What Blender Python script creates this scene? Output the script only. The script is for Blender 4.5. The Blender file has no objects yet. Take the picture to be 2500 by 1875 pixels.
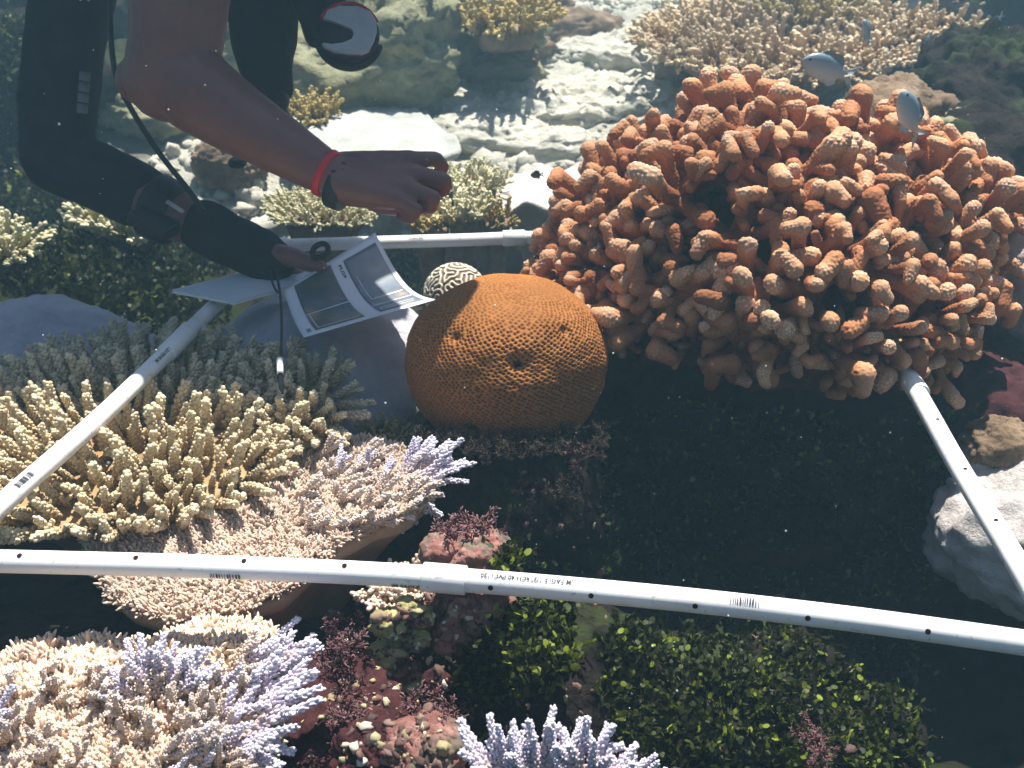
import bpy, math, random
import numpy as np
from mathutils import Vector, Matrix, Quaternion, kdtree

C = bpy.context.scene.collection
SC = bpy.context.scene

# ------------------------------------------------------------------ camera, light, sky, exposure
PX, F, TH, H = 2500.0, 2640.0, math.radians(26.5), 0.615
CT, ST = math.cos(TH), math.sin(TH)
cam_data = bpy.data.cameras.new('camera')
cam = bpy.data.objects.new('camera', cam_data)
C.objects.link(cam)
cam.location = (0, 0, H)
cam.rotation_euler = (math.radians(90) - TH, 0, 0)
cam_data.sensor_width = 36
cam_data.lens = 36 * F / PX
cam_data.clip_start = 0.02
cam_data.clip_end = 200
cam_data.dof.use_dof = True
cam_data.dof.focus_distance = 1.15
cam_data.dof.aperture_fstop = 12
SC.camera = cam

SUN_DIR = Vector((0.12, 0.31, 0.94)).normalized()      # towards the sun
sun_data = bpy.data.lights.new('sun', 'SUN')
sun_data.energy = 5.0
sun_data.angle = math.radians(0.6)
sun_data.color = (1.0, 0.95, 0.87)
sun = bpy.data.objects.new('sun', sun_data)
C.objects.link(sun)
sun.location = SUN_DIR * 12
sun.rotation_euler = SUN_DIR.to_track_quat('Z', 'Y').to_euler()

world = bpy.data.worlds.new('World')
SC.world = world
world.use_nodes = True
wn = world.node_tree.nodes
sky = wn.new('ShaderNodeTexSky')
sky.sky_type = 'NISHITA'
sky.sun_disc = False
sky.sun_elevation = math.asin(SUN_DIR.z)
sky.sun_rotation = math.atan2(SUN_DIR.x, SUN_DIR.y)
world.node_tree.links.new(sky.outputs[0], wn['Background'].inputs[0])
wn['Background'].inputs[1].default_value = 0.075

SC.view_settings.view_transform = 'Standard'
SC.view_settings.look = 'None'
SC.view_settings.gamma = 1
SC.view_settings.exposure = 1.25
SC.view_settings.use_curve_mapping = False
SC.render.engine = 'CYCLES'
SC.cycles.use_denoising = True
SC.cycles.max_bounces = 6
SC.cycles.diffuse_bounces = 3
SC.cycles.volume_bounces = 1
SC.cycles.transparent_max_bounces = 8

# ------------------------------------------------------------------ small maths helpers
def P(px, py, d):
    """World point seen at photograph pixel (px, py) at camera depth d metres."""
    xc = (px - 1250.0) / F * d
    yc = (937.5 - py) / F * d
    return np.array((xc, d * CT + yc * ST, H - d * ST + yc * CT))

CAM = np.array((0.0, 0.0, H))

def G(px, py, z=0.0):
    """Where the sight line of a pixel meets the level z."""
    r = P(px, py, 1.0) - CAM
    return CAM + r * ((z - H) / r[2])

def norm(v):
    v = np.asarray(v, float)
    return v / (np.linalg.norm(v) + 1e-12)

def _hash(ix, iy, iz, seed):
    h = (ix * 374761393 + iy * 668265263 + iz * 2147483647 + seed * 1274126177) & 0xFFFFFFFF
    h = ((h ^ (h >> 13)) * 1274126177) & 0xFFFFFFFF
    h = ((h ^ (h >> 16)) * 2246822519) & 0xFFFFFFFF
    return ((h ^ (h >> 15)) & 0xFFFFFF) / float(0xFFFFFF)

def vnoise(p, seed=0):
    p = np.asarray(p, float)
    i = np.floor(p).astype(np.int64)
    f = p - i
    f = f * f * f * (f * (f * 6 - 15) + 10)
    out = 0
    for dx in (0, 1):
        wx = f[:, 0] if dx else 1 - f[:, 0]
        for dy in (0, 1):
            wy = f[:, 1] if dy else 1 - f[:, 1]
            for dz in (0, 1):
                wz = f[:, 2] if dz else 1 - f[:, 2]
                out = out + wx * wy * wz * _hash(i[:, 0] + dx, i[:, 1] + dy, i[:, 2] + dz, seed)
    return out * 2 - 1

def fbm(p, freq, octaves=4, seed=0, gain=0.5):
    p = np.asarray(p, float)
    a, s, out = 1.0, 0.0, 0
    ang = 0.6
    for k in range(octaves):
        q = p * freq
        c, sn = math.cos(ang * k), math.sin(ang * k)
        q = np.stack((q[:, 0] * c - q[:, 1] * sn, q[:, 0] * sn + q[:, 1] * c, q[:, 2] + 3.7 * k), 1)
        out = out + a * vnoise(q, seed + k)
        s += a
        a *= gain
        freq *= 2.03
    return out / s

def worley(p, freq, seed=0):
    """Distance to the nearest of one random point per cell."""
    q = np.asarray(p, float) * freq
    i = np.floor(q).astype(np.int64)
    best = np.full(len(q), 9.0)
    for dx in (-1, 0, 1):
        for dy in (-1, 0, 1):
            for dz in (-1, 0, 1):
                a, b, c = i[:, 0] + dx, i[:, 1] + dy, i[:, 2] + dz
                fx = a + _hash(a, b, c, seed + 11)
                fy = b + _hash(a, b, c, seed + 23)
                fz = c + _hash(a, b, c, seed + 37)
                d = (fx - q[:, 0]) ** 2 + (fy - q[:, 1]) ** 2 + (fz - q[:, 2]) ** 2
                best = np.minimum(best, d)
    return np.sqrt(best)

def sstep(a, b, x):
    t = np.clip((np.asarray(x, float) - a) / (b - a), 0, 1)
    return t * t * (3 - 2 * t)

# ------------------------------------------------------------------ mesh helpers
class MB:
    """Collects pieces of one mesh."""
    def __init__(self):
        self.v, self.q, self.t, self.a, self.n = [], [], [], [], 0
    def add(self, v, quads=None, tris=None, tip=None):
        v = np.asarray(v, float).reshape(-1, 3)
        if quads is not None and len(quads):
            self.q.append(np.asarray(quads, np.int64).reshape(-1, 4) + self.n)
        if tris is not None and len(tris):
            self.t.append(np.asarray(tris, np.int64).reshape(-1, 3) + self.n)
        self.a.append(np.zeros(len(v)) if tip is None else np.broadcast_to(np.asarray(tip, float), (len(v),)))
        self.v.append(v)
        self.n += len(v)
    def mesh(self, name, mat=None, smooth=True, attrs=None):
        v = np.concatenate(self.v)
        q = np.concatenate(self.q) if self.q else np.zeros((0, 4), np.int64)
        t = np.concatenate(self.t) if self.t else np.zeros((0, 3), np.int64)
        me = bpy.data.meshes.new(name)
        me.vertices.add(len(v))
        me.vertices.foreach_set('co', v.astype(np.float32).ravel())
        me.loops.add(q.size + t.size)
        me.loops.foreach_set('vertex_index', np.concatenate((q.ravel(), t.ravel())).astype(np.int32))
        me.polygons.add(len(q) + len(t))
        st = np.concatenate((np.arange(len(q)) * 4, q.size + np.arange(len(t)) * 3))
        me.polygons.foreach_set('loop_start', st.astype(np.int32))
        me.polygons.foreach_set('use_smooth', np.full(len(q) + len(t), smooth))
        me.update(calc_edges=True)
        at = me.attributes.new('tip', 'FLOAT', 'POINT')
        at.data.foreach_set('value', np.concatenate(self.a).astype(np.float32))
        for k, arr in (attrs or {}).items():
            at = me.attributes.new(k, 'FLOAT', 'POINT')
            at.data.foreach_set('value', np.asarray(arr, np.float32))
        if mat:
            me.materials.append(mat)
        return me
    def build(self, name, mat=None, parent=None, smooth=True, attrs=None):
        return link(name, self.mesh(name, mat, smooth, attrs), parent)

def link(name, me, parent=None):
    o = bpy.data.objects.new(name, me)
    C.objects.link(o)
    if parent is not None:
        o.parent = parent
        o.location = -Vector(root_loc(parent))
    return o

def root_loc(o):
    v = Vector(o.location)
    p = o.parent
    while p is not None:
        v += p.location
        p = p.parent
    return v

def tag(o, label, cat, group=None, kind=None):
    o['label'] = label
    o['category'] = cat
    if group:
        o['group'] = group
    if kind:
        o['kind'] = kind
    return o

def struct(o, kind='structure'):
    o['kind'] = kind
    return o

def empty(name, loc, label, cat, group=None):
    o = bpy.data.objects.new(name, None)
    C.objects.link(o)
    o.location = tuple(loc)
    o.empty_display_size = 0.02
    return tag(o, label, cat, group)

def inst(me, name, parent, loc, direc, scale=1.0, roll=0.0):
    """A piece that shares a mesh: its z axis is turned along direc."""
    o = bpy.data.objects.new(name, me)
    C.objects.link(o)
    o.parent = parent
    o.location = Vector(tuple(loc)) - Vector(root_loc(parent))
    o.rotation_mode = 'QUATERNION'
    q = Vector(tuple(direc)).to_track_quat('Z', 'Y')
    o.rotation_quaternion = q @ Quaternion((0, 0, 1), roll)
    o.scale = (scale,) * 3 if np.isscalar(scale) else tuple(scale)
    return o

def frames(path):
    path = np.asarray(path, float)
    t = np.gradient(path, axis=0)
    t /= np.linalg.norm(t, axis=1)[:, None] + 1e-12
    ref = np.array((0, 0, 1.0)) if abs(t[0][2]) < 0.9 else np.array((1.0, 0, 0))
    us, vs = [], []
    u = norm(np.cross(ref, t[0]))
    for k in range(len(path)):
        u = norm(u - t[k] * np.dot(u, t[k]))
        us.append(u)
        vs.append(np.cross(t[k], u))
    return t, np.array(us), np.array(vs)

def tube(path, rad, n=8, cap=True, flat=None):
    """Vertices, quads, tris of a tapered tube; flat=(a,b) gives an oval section."""
    path = np.asarray(path, float)
    k = len(path)
    rad = np.broadcast_to(np.asarray(rad, float), (k,))
    t, u, w = frames(path)
    ang = np.linspace(0, 2 * math.pi, n, endpoint=False)
    fa, fb = flat or (1, 1)
    v = path[:, None, :] + rad[:, None, None] * (fa * np.cos(ang)[None, :, None] * u[:, None, :] + fb * np.sin(ang)[None, :, None] * w[:, None, :])
    v = v.reshape(-1, 3)
    i = np.arange(k - 1)[:, None] * n
    j = np.arange(n)[None, :]
    j2 = (j + 1) % n
    q = np.stack((i + j, i + j2, i + n + j2, i + n + j), -1).reshape(-1, 4)
    tr = []
    if cap:
        a, b = k * n, k * n + 1
        v = np.concatenate((v, path[:1], path[-1:]))
        for m in range(n):
            tr.append((a, (m + 1) % n, m))
            tr.append((b, (k - 1) * n + m, (k - 1) * n + (m + 1) % n))
    return v, q, np.array(tr, np.int64).reshape(-1, 3)

def capsule(p0, p1, r0, r1, n=10, m=4):
    """A rounded tapered capsule as a tube with shrinking end rings."""
    p0, p1 = np.asarray(p0, float), np.asarray(p1, float)
    d = norm(p1 - p0)
    pts, rs = [], []
    for k in range(m + 1):
        a = math.pi / 2 * (1 - k / m)
        pts.append(p0 - d * r0 * math.sin(a)); rs.append(max(r0 * math.cos(a), r0 * 0.03))
    for k in range(m + 1):
        a = math.pi / 2 * k / m
        pts.append(p1 + d * r1 * math.sin(a)); rs.append(max(r1 * math.cos(a), r1 * 0.03))
    return tube(pts, rs, n)

def chain(mb, pts, rs, n=12, flat=None):
    for k in range(len(pts) - 1):
        v, q, t = capsule(pts[k], pts[k + 1], rs[k], rs[k + 1], n)
        mb.add(v, q, t)

def box(c, hx, hy, hz, R=None):
    v = np.array([(x, y, z) for x in (-hx, hx) for y in (-hy, hy) for z in (-hz, hz)], float)
    if R is not None:
        v = v @ np.asarray(R).T
    q = [(0, 1, 3, 2), (4, 6, 7, 5), (0, 4, 5, 1), (2, 3, 7, 6), (0, 2, 6, 4), (1, 5, 7, 3)]
    return v + np.asarray(c), q

def remesh(mb, voxel, smooth_it=3, smooth_f=0.5):
    """Fuses the overlapping pieces of a mesh into one closed skin."""
    me = mb.mesh('tmp')
    o = bpy.data.objects.new('tmp', me)
    C.objects.link(o)
    m = o.modifiers.new('r', 'REMESH')
    m.mode = 'VOXEL'
    m.voxel_size = voxel
    s = o.modifiers.new('s', 'SMOOTH')
    s.factor = smooth_f
    s.iterations = smooth_it
    dg = bpy.context.evaluated_depsgraph_get()
    ev = o.evaluated_get(dg)
    r = bpy.data.meshes.new_from_object(ev)
    bpy.data.objects.remove(o)
    bpy.data.meshes.remove(me)
    n = len(r.vertices)
    co = np.zeros(n * 3, np.float32); r.vertices.foreach_get('co', co)
    no = np.zeros(n * 3, np.float32); r.vertex_normals.foreach_get('vector', no)
    tot = np.zeros(len(r.polygons), np.int32); r.polygons.foreach_get('loop_total', tot)
    li = np.zeros(len(r.loops), np.int32); r.loops.foreach_get('vertex_index', li)
    st = np.zeros(len(r.polygons), np.int32); r.polygons.foreach_get('loop_start', st)
    q = li[st[tot == 4][:, None] + np.arange(4)] if (tot == 4).any() else np.zeros((0, 4), int)
    t = li[st[tot == 3][:, None] + np.arange(3)] if (tot == 3).any() else np.zeros((0, 3), int)
    bpy.data.meshes.remove(r)
    return co.reshape(-1, 3).astype(float), no.reshape(-1, 3).astype(float), q, t

def sphere_grid(nu, nv, vmax=math.pi):
    """Unit sphere as a longitude-latitude grid, closed; vmax cuts the underside."""
    th = np.linspace(0, vmax, nv + 1)[1:]
    if vmax >= math.pi - 1e-6:
        th = th[:-1]
    ph = np.linspace(0, 2 * math.pi, nu, endpoint=False)
    v = np.stack((np.sin(th)[:, None] * np.cos(ph), np.sin(th)[:, None] * np.sin(ph), np.broadcast_to(np.cos(th)[:, None], (len(th), nu))), -1).reshape(-1, 3)
    k = len(th)
    v = np.concatenate((v, [(0, 0, 1.0)], [(0, 0, math.cos(vmax))]))
    i = np.arange(k - 1)[:, None] * nu
    j = np.arange(nu)[None, :]
    j2 = (j + 1) % nu
    q = np.stack((i + j, i + nu + j, i + nu + j2, i + j2), -1).reshape(-1, 4)
    t = [(k * nu, m, (m + 1) % nu) for m in range(nu)] + [(k * nu + 1, (k - 1) * nu + (m + 1) % nu, (k - 1) * nu + m) for m in range(nu)]
    return v, q, np.array(t)

# ------------------------------------------------------------------ materials
def new_mat(name):
    m = bpy.data.materials.new(name)
    m.use_nodes = True
    return m, m.node_tree.nodes, m.node_tree.links, m.node_tree.nodes['Principled BSDF']

def rgb(c):
    return (c[0], c[1], c[2], 1.0)

def ramp(nodes, links, src, stops):
    r = nodes.new('ShaderNodeValToRGB')
    el = r.color_ramp.elements
    while len(el) < len(stops):
        el.new(0.5)
    for e, (p, c) in zip(el, stops):
        e.position = p
        e.color = rgb(c)
    links.new(src, r.inputs[0])
    return r.outputs[0]

def mixc(nodes, links, fac, a, b, mode='MIX'):
    m = nodes.new('ShaderNodeMix')
    m.data_type = 'RGBA'
    m.blend_type = mode
    for s, i in ((fac, 0), (a, 6), (b, 7)):
        if hasattr(s, 'is_output'):
            links.new(s, m.inputs[i])
        elif i == 0:
            m.inputs[0].default_value = s
        else:
            m.inputs[i].default_value = rgb(s)
    return m.outputs[2]

def tex_noise(nodes, links, scale, detail=4, rough=0.55, coord='Object', w=None):
    tc = nodes.new('ShaderNodeTexCoord')
    n = nodes.new('ShaderNodeTexNoise')
    n.inputs['Scale'].default_value = scale
    n.inputs['Detail'].default_value = detail
    n.inputs['Roughness'].default_value = rough
    links.new(tc.outputs[coord], n.inputs['Vector'])
    return n.outputs['Fac']

def bump(nodes, links, bs, height, strength, dist):
    b = nodes.new('ShaderNodeBump')
    b.inputs['Strength'].default_value = strength
    b.inputs['Distance'].default_value = dist
    links.new(height, b.inputs['Height'])
    links.new(b.outputs[0], bs.inputs['Normal'])

def attr(nodes, name='tip'):
    a = nodes.new('ShaderNodeAttribute')
    a.attribute_name = name
    return a.outputs['Fac']

def coral_mat(name, stops, var=0.25, var_scale=40, fine=350, fine_d=0.0012, rough=0.75, rand=0.18, sss=0.0):
    """Living coral: colour runs from base to growing tip (attribute), with blotches and a fine skin."""
    m, n, l, b = new_mat(name)
    col = ramp(n, l, attr(n), stops)
    nz = tex_noise(n, l, var_scale, 5)
    dark = ramp(n, l, nz, ((0.3, (1 - var,) * 3), (0.7, (1 + var * 0.3,) * 3)))
    col = mixc(n, l, 1.0, col, dark, 'MULTIPLY')
    oi = n.new('ShaderNodeObjectInfo')
    rr = ramp(n, l, oi.outputs['Random'], ((0.0, (1 - rand, 1 - rand, 1 - rand * 0.8)), (1.0, (1 + rand * 0.25,) * 3)))
    col = mixc(n, l, 1.0, col, rr, 'MULTIPLY')
    l.new(col, b.inputs['Base Color'])
    b.inputs['Roughness'].default_value = rough
    b.inputs['Specular IOR Level'].default_value = 0.12
    if sss:
        b.inputs['Subsurface Weight'].default_value = sss
        b.inputs['Subsurface Radius'].default_value = (0.006, 0.003, 0.002)
    bump(n, l, b, tex_noise(n, l, fine, 3, 0.6), 0.5, fine_d)
    return m

def rock_mat(name, stops, scale=18, fine=120, dist=0.004, rough=0.9, second=None, sscale=7, smin=0.52, smax=0.6):
    m, n, l, b = new_mat(name)
    col = ramp(n, l, tex_noise(n, l, scale, 6, 0.65), stops)
    if second:
        f = ramp(n, l, tex_noise(n, l, sscale, 4, 0.6), ((smin, (0, 0, 0)), (smax, (1, 1, 1))))
        col = mixc(n, l, f, col, second)
    l.new(col, b.inputs['Base Color'])
    b.inputs['Roughness'].default_value = rough
    b.inputs['Specular IOR Level'].default_value = 0.08
    bump(n, l, b, tex_noise(n, l, fine, 6, 0.7), 0.8, dist)
    return m

def plain_mat(name, c, rough=0.5, spec=0.3, noise_amt=0.0, nscale=30, bmp=None):
    m, n, l, b = new_mat(name)
    if noise_amt:
        f = tex_noise(n, l, nscale, 5)
        col = ramp(n, l, f, ((0.3, tuple(x * (1 - noise_amt) for x in c)), (0.7, tuple(min(1, x * (1 + noise_amt * 0.4)) for x in c))))
        l.new(col, b.inputs['Base Color'])
    else:
        b.inputs['Base Color'].default_value = rgb(c)
    b.inputs['Roughness'].default_value = rough
    b.inputs['Specular IOR Level'].default_value = spec
    if bmp:
        bump(n, l, b, tex_noise(n, l, bmp[0], 4), bmp[1], bmp[2])
    return m

M = {}
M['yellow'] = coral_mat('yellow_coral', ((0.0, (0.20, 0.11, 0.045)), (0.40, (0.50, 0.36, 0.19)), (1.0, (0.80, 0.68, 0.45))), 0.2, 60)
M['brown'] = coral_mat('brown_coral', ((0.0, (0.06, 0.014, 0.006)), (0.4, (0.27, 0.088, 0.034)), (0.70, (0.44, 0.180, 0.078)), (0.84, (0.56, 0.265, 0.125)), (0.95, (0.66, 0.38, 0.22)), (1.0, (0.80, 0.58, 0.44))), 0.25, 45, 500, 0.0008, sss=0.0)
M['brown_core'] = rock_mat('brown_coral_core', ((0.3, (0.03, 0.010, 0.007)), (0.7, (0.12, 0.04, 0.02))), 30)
M['lavender'] = coral_mat('lavender_coral', ((0.0, (0.58, 0.42, 0.30)), (0.35, (0.66, 0.53, 0.46)), (0.7, (0.66, 0.58, 0.69)), (1.0, (0.80, 0.76, 0.85))), 0.12, 60, 500, 0.0006, rand=0.12)
M['beige'] = coral_mat('beige_coral', ((0.0, (0.38, 0.235, 0.155)), (0.5, (0.58, 0.42, 0.30)), (1.0, (0.74, 0.60, 0.48))), 0.2, 50, 500, 0.0008)
M['tan'] = coral_mat('tan_coral', ((0.0, (0.16, 0.075, 0.02)), (0.5, (0.46, 0.28, 0.12)), (1.0, (0.74, 0.60, 0.40))), 0.15, 30)
M['olive'] = coral_mat('olive_coral', ((0.0, (0.10, 0.06, 0.015)), (0.5, (0.34, 0.23, 0.06)), (1.0, (0.58, 0.46, 0.18))), 0.15, 30)
M['cream'] = coral_mat('cream_coral', ((0.0, (0.22, 0.17, 0.07)), (0.5, (0.52, 0.47, 0.25)), (1.0, (0.74, 0.70, 0.46))), 0.15, 40)
M['white'] = rock_mat('white_massive_coral', ((0.25, (0.40, 0.36, 0.34)), (0.7, (0.60, 0.56, 0.54))), 12, 100, 0.010)
M['grey_white'] = rock_mat('grey_massive_coral', ((0.25, (0.44, 0.42, 0.47)), (0.7, (0.62, 0.60, 0.66))), 9, 110, 0.010)
M['plate'] = rock_mat('pale_plate_coral', ((0.25, (0.30, 0.31, 0.28)), (0.7, (0.50, 0.51, 0.47))), 14, 90, 0.006)
M['rubble'] = rock_mat('pale_rubble', ((0.25, (0.34, 0.32, 0.26)), (0.5, (0.47, 0.45, 0.38)), (0.8, (0.60, 0.58, 0.51))), 30, 80, 0.008)
M['yrock'] = rock_mat('yellow_green_rock', ((0.25, (0.11, 0.105, 0.055)), (0.5, (0.24, 0.235, 0.14)), (0.8, (0.40, 0.39, 0.27))), 9, 60, 0.012)
M['brock'] = rock_mat('brown_rock', ((0.25, (0.07, 0.045, 0.03)), (0.5, (0.20, 0.14, 0.09)), (0.8, (0.36, 0.27, 0.19))), 14, 70, 0.010)
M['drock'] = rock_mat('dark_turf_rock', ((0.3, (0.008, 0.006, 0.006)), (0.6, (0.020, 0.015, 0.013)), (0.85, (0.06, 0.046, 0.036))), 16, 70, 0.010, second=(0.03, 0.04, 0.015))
M['pink'] = rock_mat('pink_crust_rock', ((0.25, (0.11, 0.04, 0.035)), (0.5, (0.27, 0.125, 0.105)), (0.8, (0.52, 0.31, 0.26))), 40, 160, 0.004, second=(0.16, 0.13, 0.10), sscale=30)
M['maroon'] = rock_mat('maroon_crust_rock', ((0.3, (0.018, 0.007, 0.008)), (0.6, (0.065, 0.022, 0.024)), (0.85, (0.17, 0.07, 0.075))), 40, 160, 0.004)
M['ylump'] = rock_mat('yellow_green_lump', ((0.25, (0.15, 0.13, 0.05)), (0.5, (0.32, 0.29, 0.13)), (0.8, (0.50, 0.47, 0.26))), 50, 260, 0.002)
M['purple'] = coral_mat('purple_weed', ((0.0, (0.03, 0.010, 0.014)), (0.6, (0.10, 0.038, 0.045)), (1.0, (0.22, 0.12, 0.12))), 0.2, 80)
M['pvc'] = plain_mat('white_pvc', (0.80, 0.80, 0.80), 0.35, 0.4, 0.06, 18)
m, n, l, b = new_mat('white_pvc')
f = ramp(n, l, tex_noise(n, l, 11, 7, 0.7), ((0.52, (0, 0, 0)), (0.78, (0.6, 0.6, 0.6))))
base = mixc(n, l, f, (0.80, 0.80, 0.79), (0.46, 0.43, 0.33))
sc_ = ramp(n, l, tex_noise(n, l, 160, 3, 0.5), ((0.64, (1, 1, 1)), (0.70, (0.72, 0.70, 0.66))))
l.new(mixc(n, l, 1.0, base, sc_, 'MULTIPLY'), b.inputs['Base Color'])
b.inputs['Roughness'].default_value = 0.4
b.inputs['Specular IOR Level'].default_value = 0.35
M['pvc'] = m
M['ink'] = plain_mat('black_ink', (0.03, 0.03, 0.04), 0.6, 0.2)
M['hole'] = plain_mat('bore_shade', (0.03, 0.012, 0.012), 0.9, 0.0)
M['skin'] = plain_mat('brown_skin', (0.21, 0.086, 0.074), 0.45, 0.35, 0.15, 14, (220, 0.25, 0.002))
M['neoprene'] = plain_mat('black_neoprene', (0.016, 0.018, 0.024), 0.85, 0.15, 0.3, 25, (300, 0.3, 0.001))
M['rubber'] = plain_mat('black_rubber', (0.014, 0.014, 0.017), 0.5, 0.3)
M['red'] = plain_mat('red_band', (0.62, 0.010, 0.020), 0.4, 0.4)
M['grey_plastic'] = plain_mat('pale_grey_plastic', (0.50, 0.48, 0.47), 0.4, 0.4, 0.1, 60)
M['slate'] = plain_mat('white_slate', (0.74, 0.77, 0.80), 0.4, 0.3, 0.05, 20)
M['paper'] = plain_mat('waterproof_paper', (0.80, 0.81, 0.84), 0.5, 0.3, 0.03, 20)
M['patch'] = plain_mat('grey_reflective_print', (0.13, 0.14, 0.16), 0.4, 0.5)
M['brass'] = plain_mat('steel', (0.45, 0.45, 0.46), 0.35, 0.6)

# ------------------------------------------------------------------ seabed
def terrain(x, y):
    x = np.asarray(x, float); y = np.asarray(y, float)
    z = -0.33 + 0.17 * sstep(2.4, 2.75, y) + 0.11 * (y - 2.5) * sstep(2.5, 3.2, y)
    z = z + 0.10 * sstep(5.5, 9.0, y) * (y - 5.5)
    left = sstep(-0.45, -0.85, x) * sstep(1.2, 1.6, y)
    z = z + left * (0.20 - 0.16 * sstep(2.15, 2.45, y))
    z = z - 0.16 * np.exp(-(((x - 0.42) / 0.30) ** 2 + ((y - 1.12) / 0.26) ** 2))
    z = z - 0.14 * np.exp(-(((x - 0.55) / 0.16) ** 2 + ((y - 0.70) / 0.2) ** 2))
    z = z + 0.13 * np.exp(-(((x - 0.10) / 0.18) ** 2 + ((y - 0.86) / 0.10) ** 2))
    z = z + 0.10 * np.exp(-(((x - 0.33) / 0.14) ** 2 + ((y - 0.76) / 0.13) ** 2))
    z = z - 0.55 * sstep(1.45, 2.1, x) * sstep(2.2, 3.0, y) * (1 - sstep(5, 7, y))
    p = np.stack((x, y, 0 * x), 1)
    pale = zone(x, y)
    z = z + 0.035 * fbm(p, 1.5, 3, 5)
    k = 1 - worley(p + 0.05 * np.stack((fbm(p, 6, 2, 71), fbm(p, 6, 2, 72), 0 * x), 1), 9.0, 3)
    z = z + 0.012 * sstep(0, 1, 1 - worley(p, 20.0, 8)) * pale
    z = z + (0.030 * sstep(0, 1, k)) * (0.35 + 0.65 * sstep(-0.2, 0.3, fbm(p, 1.7, 3, 9))) * (0.4 + 0.6 * pale)
    z = z + 0.006 * fbm(p, 18, 3, 15)
    return z

def zone(x, y):
    """1 where the floor is pale rubble, 0 where it is dark turf; dark also stands in for shade below the plate."""
    p = np.stack((x, y, 0 * np.asarray(x)), 1)
    n = 0.35 * fbm(p, 1.6, 4, 31)
    e = sstep(2.45, 2.65, y + 0.3 * n) * sstep(-1.0, -0.7, x + n + 0.08 * (y - 2.4)) * (1 - sstep(0.75, 1.0, x - 0.22 * (y - 2.4) + n))  # dark border set back to paint the shade band below the wide plate
    return e

def T1(x, y):
    return float(terrain(np.array([x]), np.array([y]))[0])

def GH(px, py):
    """Where the sight line of a pixel meets the seabed."""
    r = P(px, py, 1.0) - CAM
    d = np.linspace(0.6, 9, 400)
    pts = CAM + r[None] * d[:, None]
    h = terrain(pts[:, 0], pts[:, 1])
    k = int(np.argmax(pts[:, 2] < h)) if (pts[:, 2] < h).any() else len(d) - 1
    return pts[k]

xs = np.concatenate((np.linspace(-26, -2.6, 26)[:-1], np.linspace(-2.6, 2.8, 430), np.linspace(2.8, 26, 26)[1:]))
ys = np.concatenate((np.linspace(-12, 0.3, 16)[:-1], np.linspace(0.3, 5.6, 420), np.linspace(5.6, 9, 60)[1:], np.linspace(9, 34, 26)[1:]))
X, Y = np.meshgrid(xs, ys)
X, Y = X.ravel(), Y.ravel()
Z = terrain(X, Y)
nx, ny = len(xs), len(ys)
ii = (np.arange(ny - 1)[:, None] * nx + np.arange(nx - 1)[None, :]).ravel()
mb = MB()
mb.add(np.stack((X, Y, np.minimum(Z, 1.6)), 1), np.stack((ii, ii + 1, ii + nx + 1, ii + nx), 1))
m, n, l, b = new_mat('seabed')
pale = ramp(n, l, tex_noise(n, l, 34, 8, 0.7), ((0.25, (0.38, 0.36, 0.29)), (0.5, (0.52, 0.50, 0.43)), (0.75, (0.62, 0.60, 0.53))))
dark = ramp(n, l, tex_noise(n, l, 14, 8, 0.7), ((0.3, (0.012, 0.008, 0.008)), (0.55, (0.035, 0.024, 0.022)), (0.8, (0.085, 0.055, 0.045))))
grn = ramp(n, l, tex_noise(n, l, 5, 5, 0.6), ((0.42, (0, 0, 0)), (0.62, (1, 1, 1))))
dark = mixc(n, l, grn, dark, (0.030, 0.040, 0.012))
l.new(mixc(n, l, attr(n, 'pale'), dark, pale), b.inputs['Base Color'])
b.inputs['Roughness'].default_value = 0.95
b.inputs['Specular IOR Level'].default_value = 0.05
bump(n, l, b, tex_noise(n, l, 55, 8, 0.75), 0.9, 0.02)
seabed = struct(mb.build('seabed', m, attrs={'pale': zone(X, Y)}))
seabed['label'] = 'uneven reef floor, dark turf near by and pale coral rubble behind'

# ------------------------------------------------------------------ generic reef builders
def rock(name, label, cat, c, radii, mat, seed, amp=0.25, freq=2.0, knob=0.0, kfreq=6.0, res=(64, 40), rotz=0.0, group=None, tilt=(0, 0), parent=None):
    v, q, t = sphere_grid(*res)
    s = v.copy()
    d = 1 + amp * fbm(v + seed * 3.1, freq, 5, seed)
    ra = np.asarray(radii)
    nn_ = v / ra
    nn_ /= np.linalg.norm(nn_, axis=1)[:, None]
    v = v * d[:, None] * ra
    if knob:
        cell = 0.5 * (ra[0] + ra[1]) / kfreq
        q_ = v / cell + seed * 7.3
        qj = q_ + 0.5 * np.stack((fbm(q_, 0.8, 3, seed), fbm(q_ + 7.1, 0.8, 3, seed + 1), fbm(q_ + 4.4, 0.8, 3, seed + 2)), 1)
        w = sstep(0, 1, 1 - worley(qj, 1.0, seed)) * (0.4 + 0.6 * sstep(-0.3, 0.3, fbm(q_, 0.35, 2, seed + 9)))
        w = w + 0.4 * sstep(0, 1, 1 - worley(qj, 2.6, seed + 5)) + 0.15 * sstep(0, 1, 1 - worley(qj, 6.0, seed + 6))
        v = v + nn_ * (2.0 * knob * cell * w)[:, None]
    R = Matrix.Rotation(rotz, 3, 'Z') @ Matrix.Rotation(tilt[0], 3, 'X') @ Matrix.Rotation(tilt[1], 3, 'Y')
    v = v @ np.array(R).T
    mb = MB()
    mb.add(v + np.asarray(c), q, t, tip=sstep(-0.5, 1, s[:, 2]))
    o = mb.build(name, mat, parent)
    if label:
        tag(o, label, cat, group)
    return o

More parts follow.
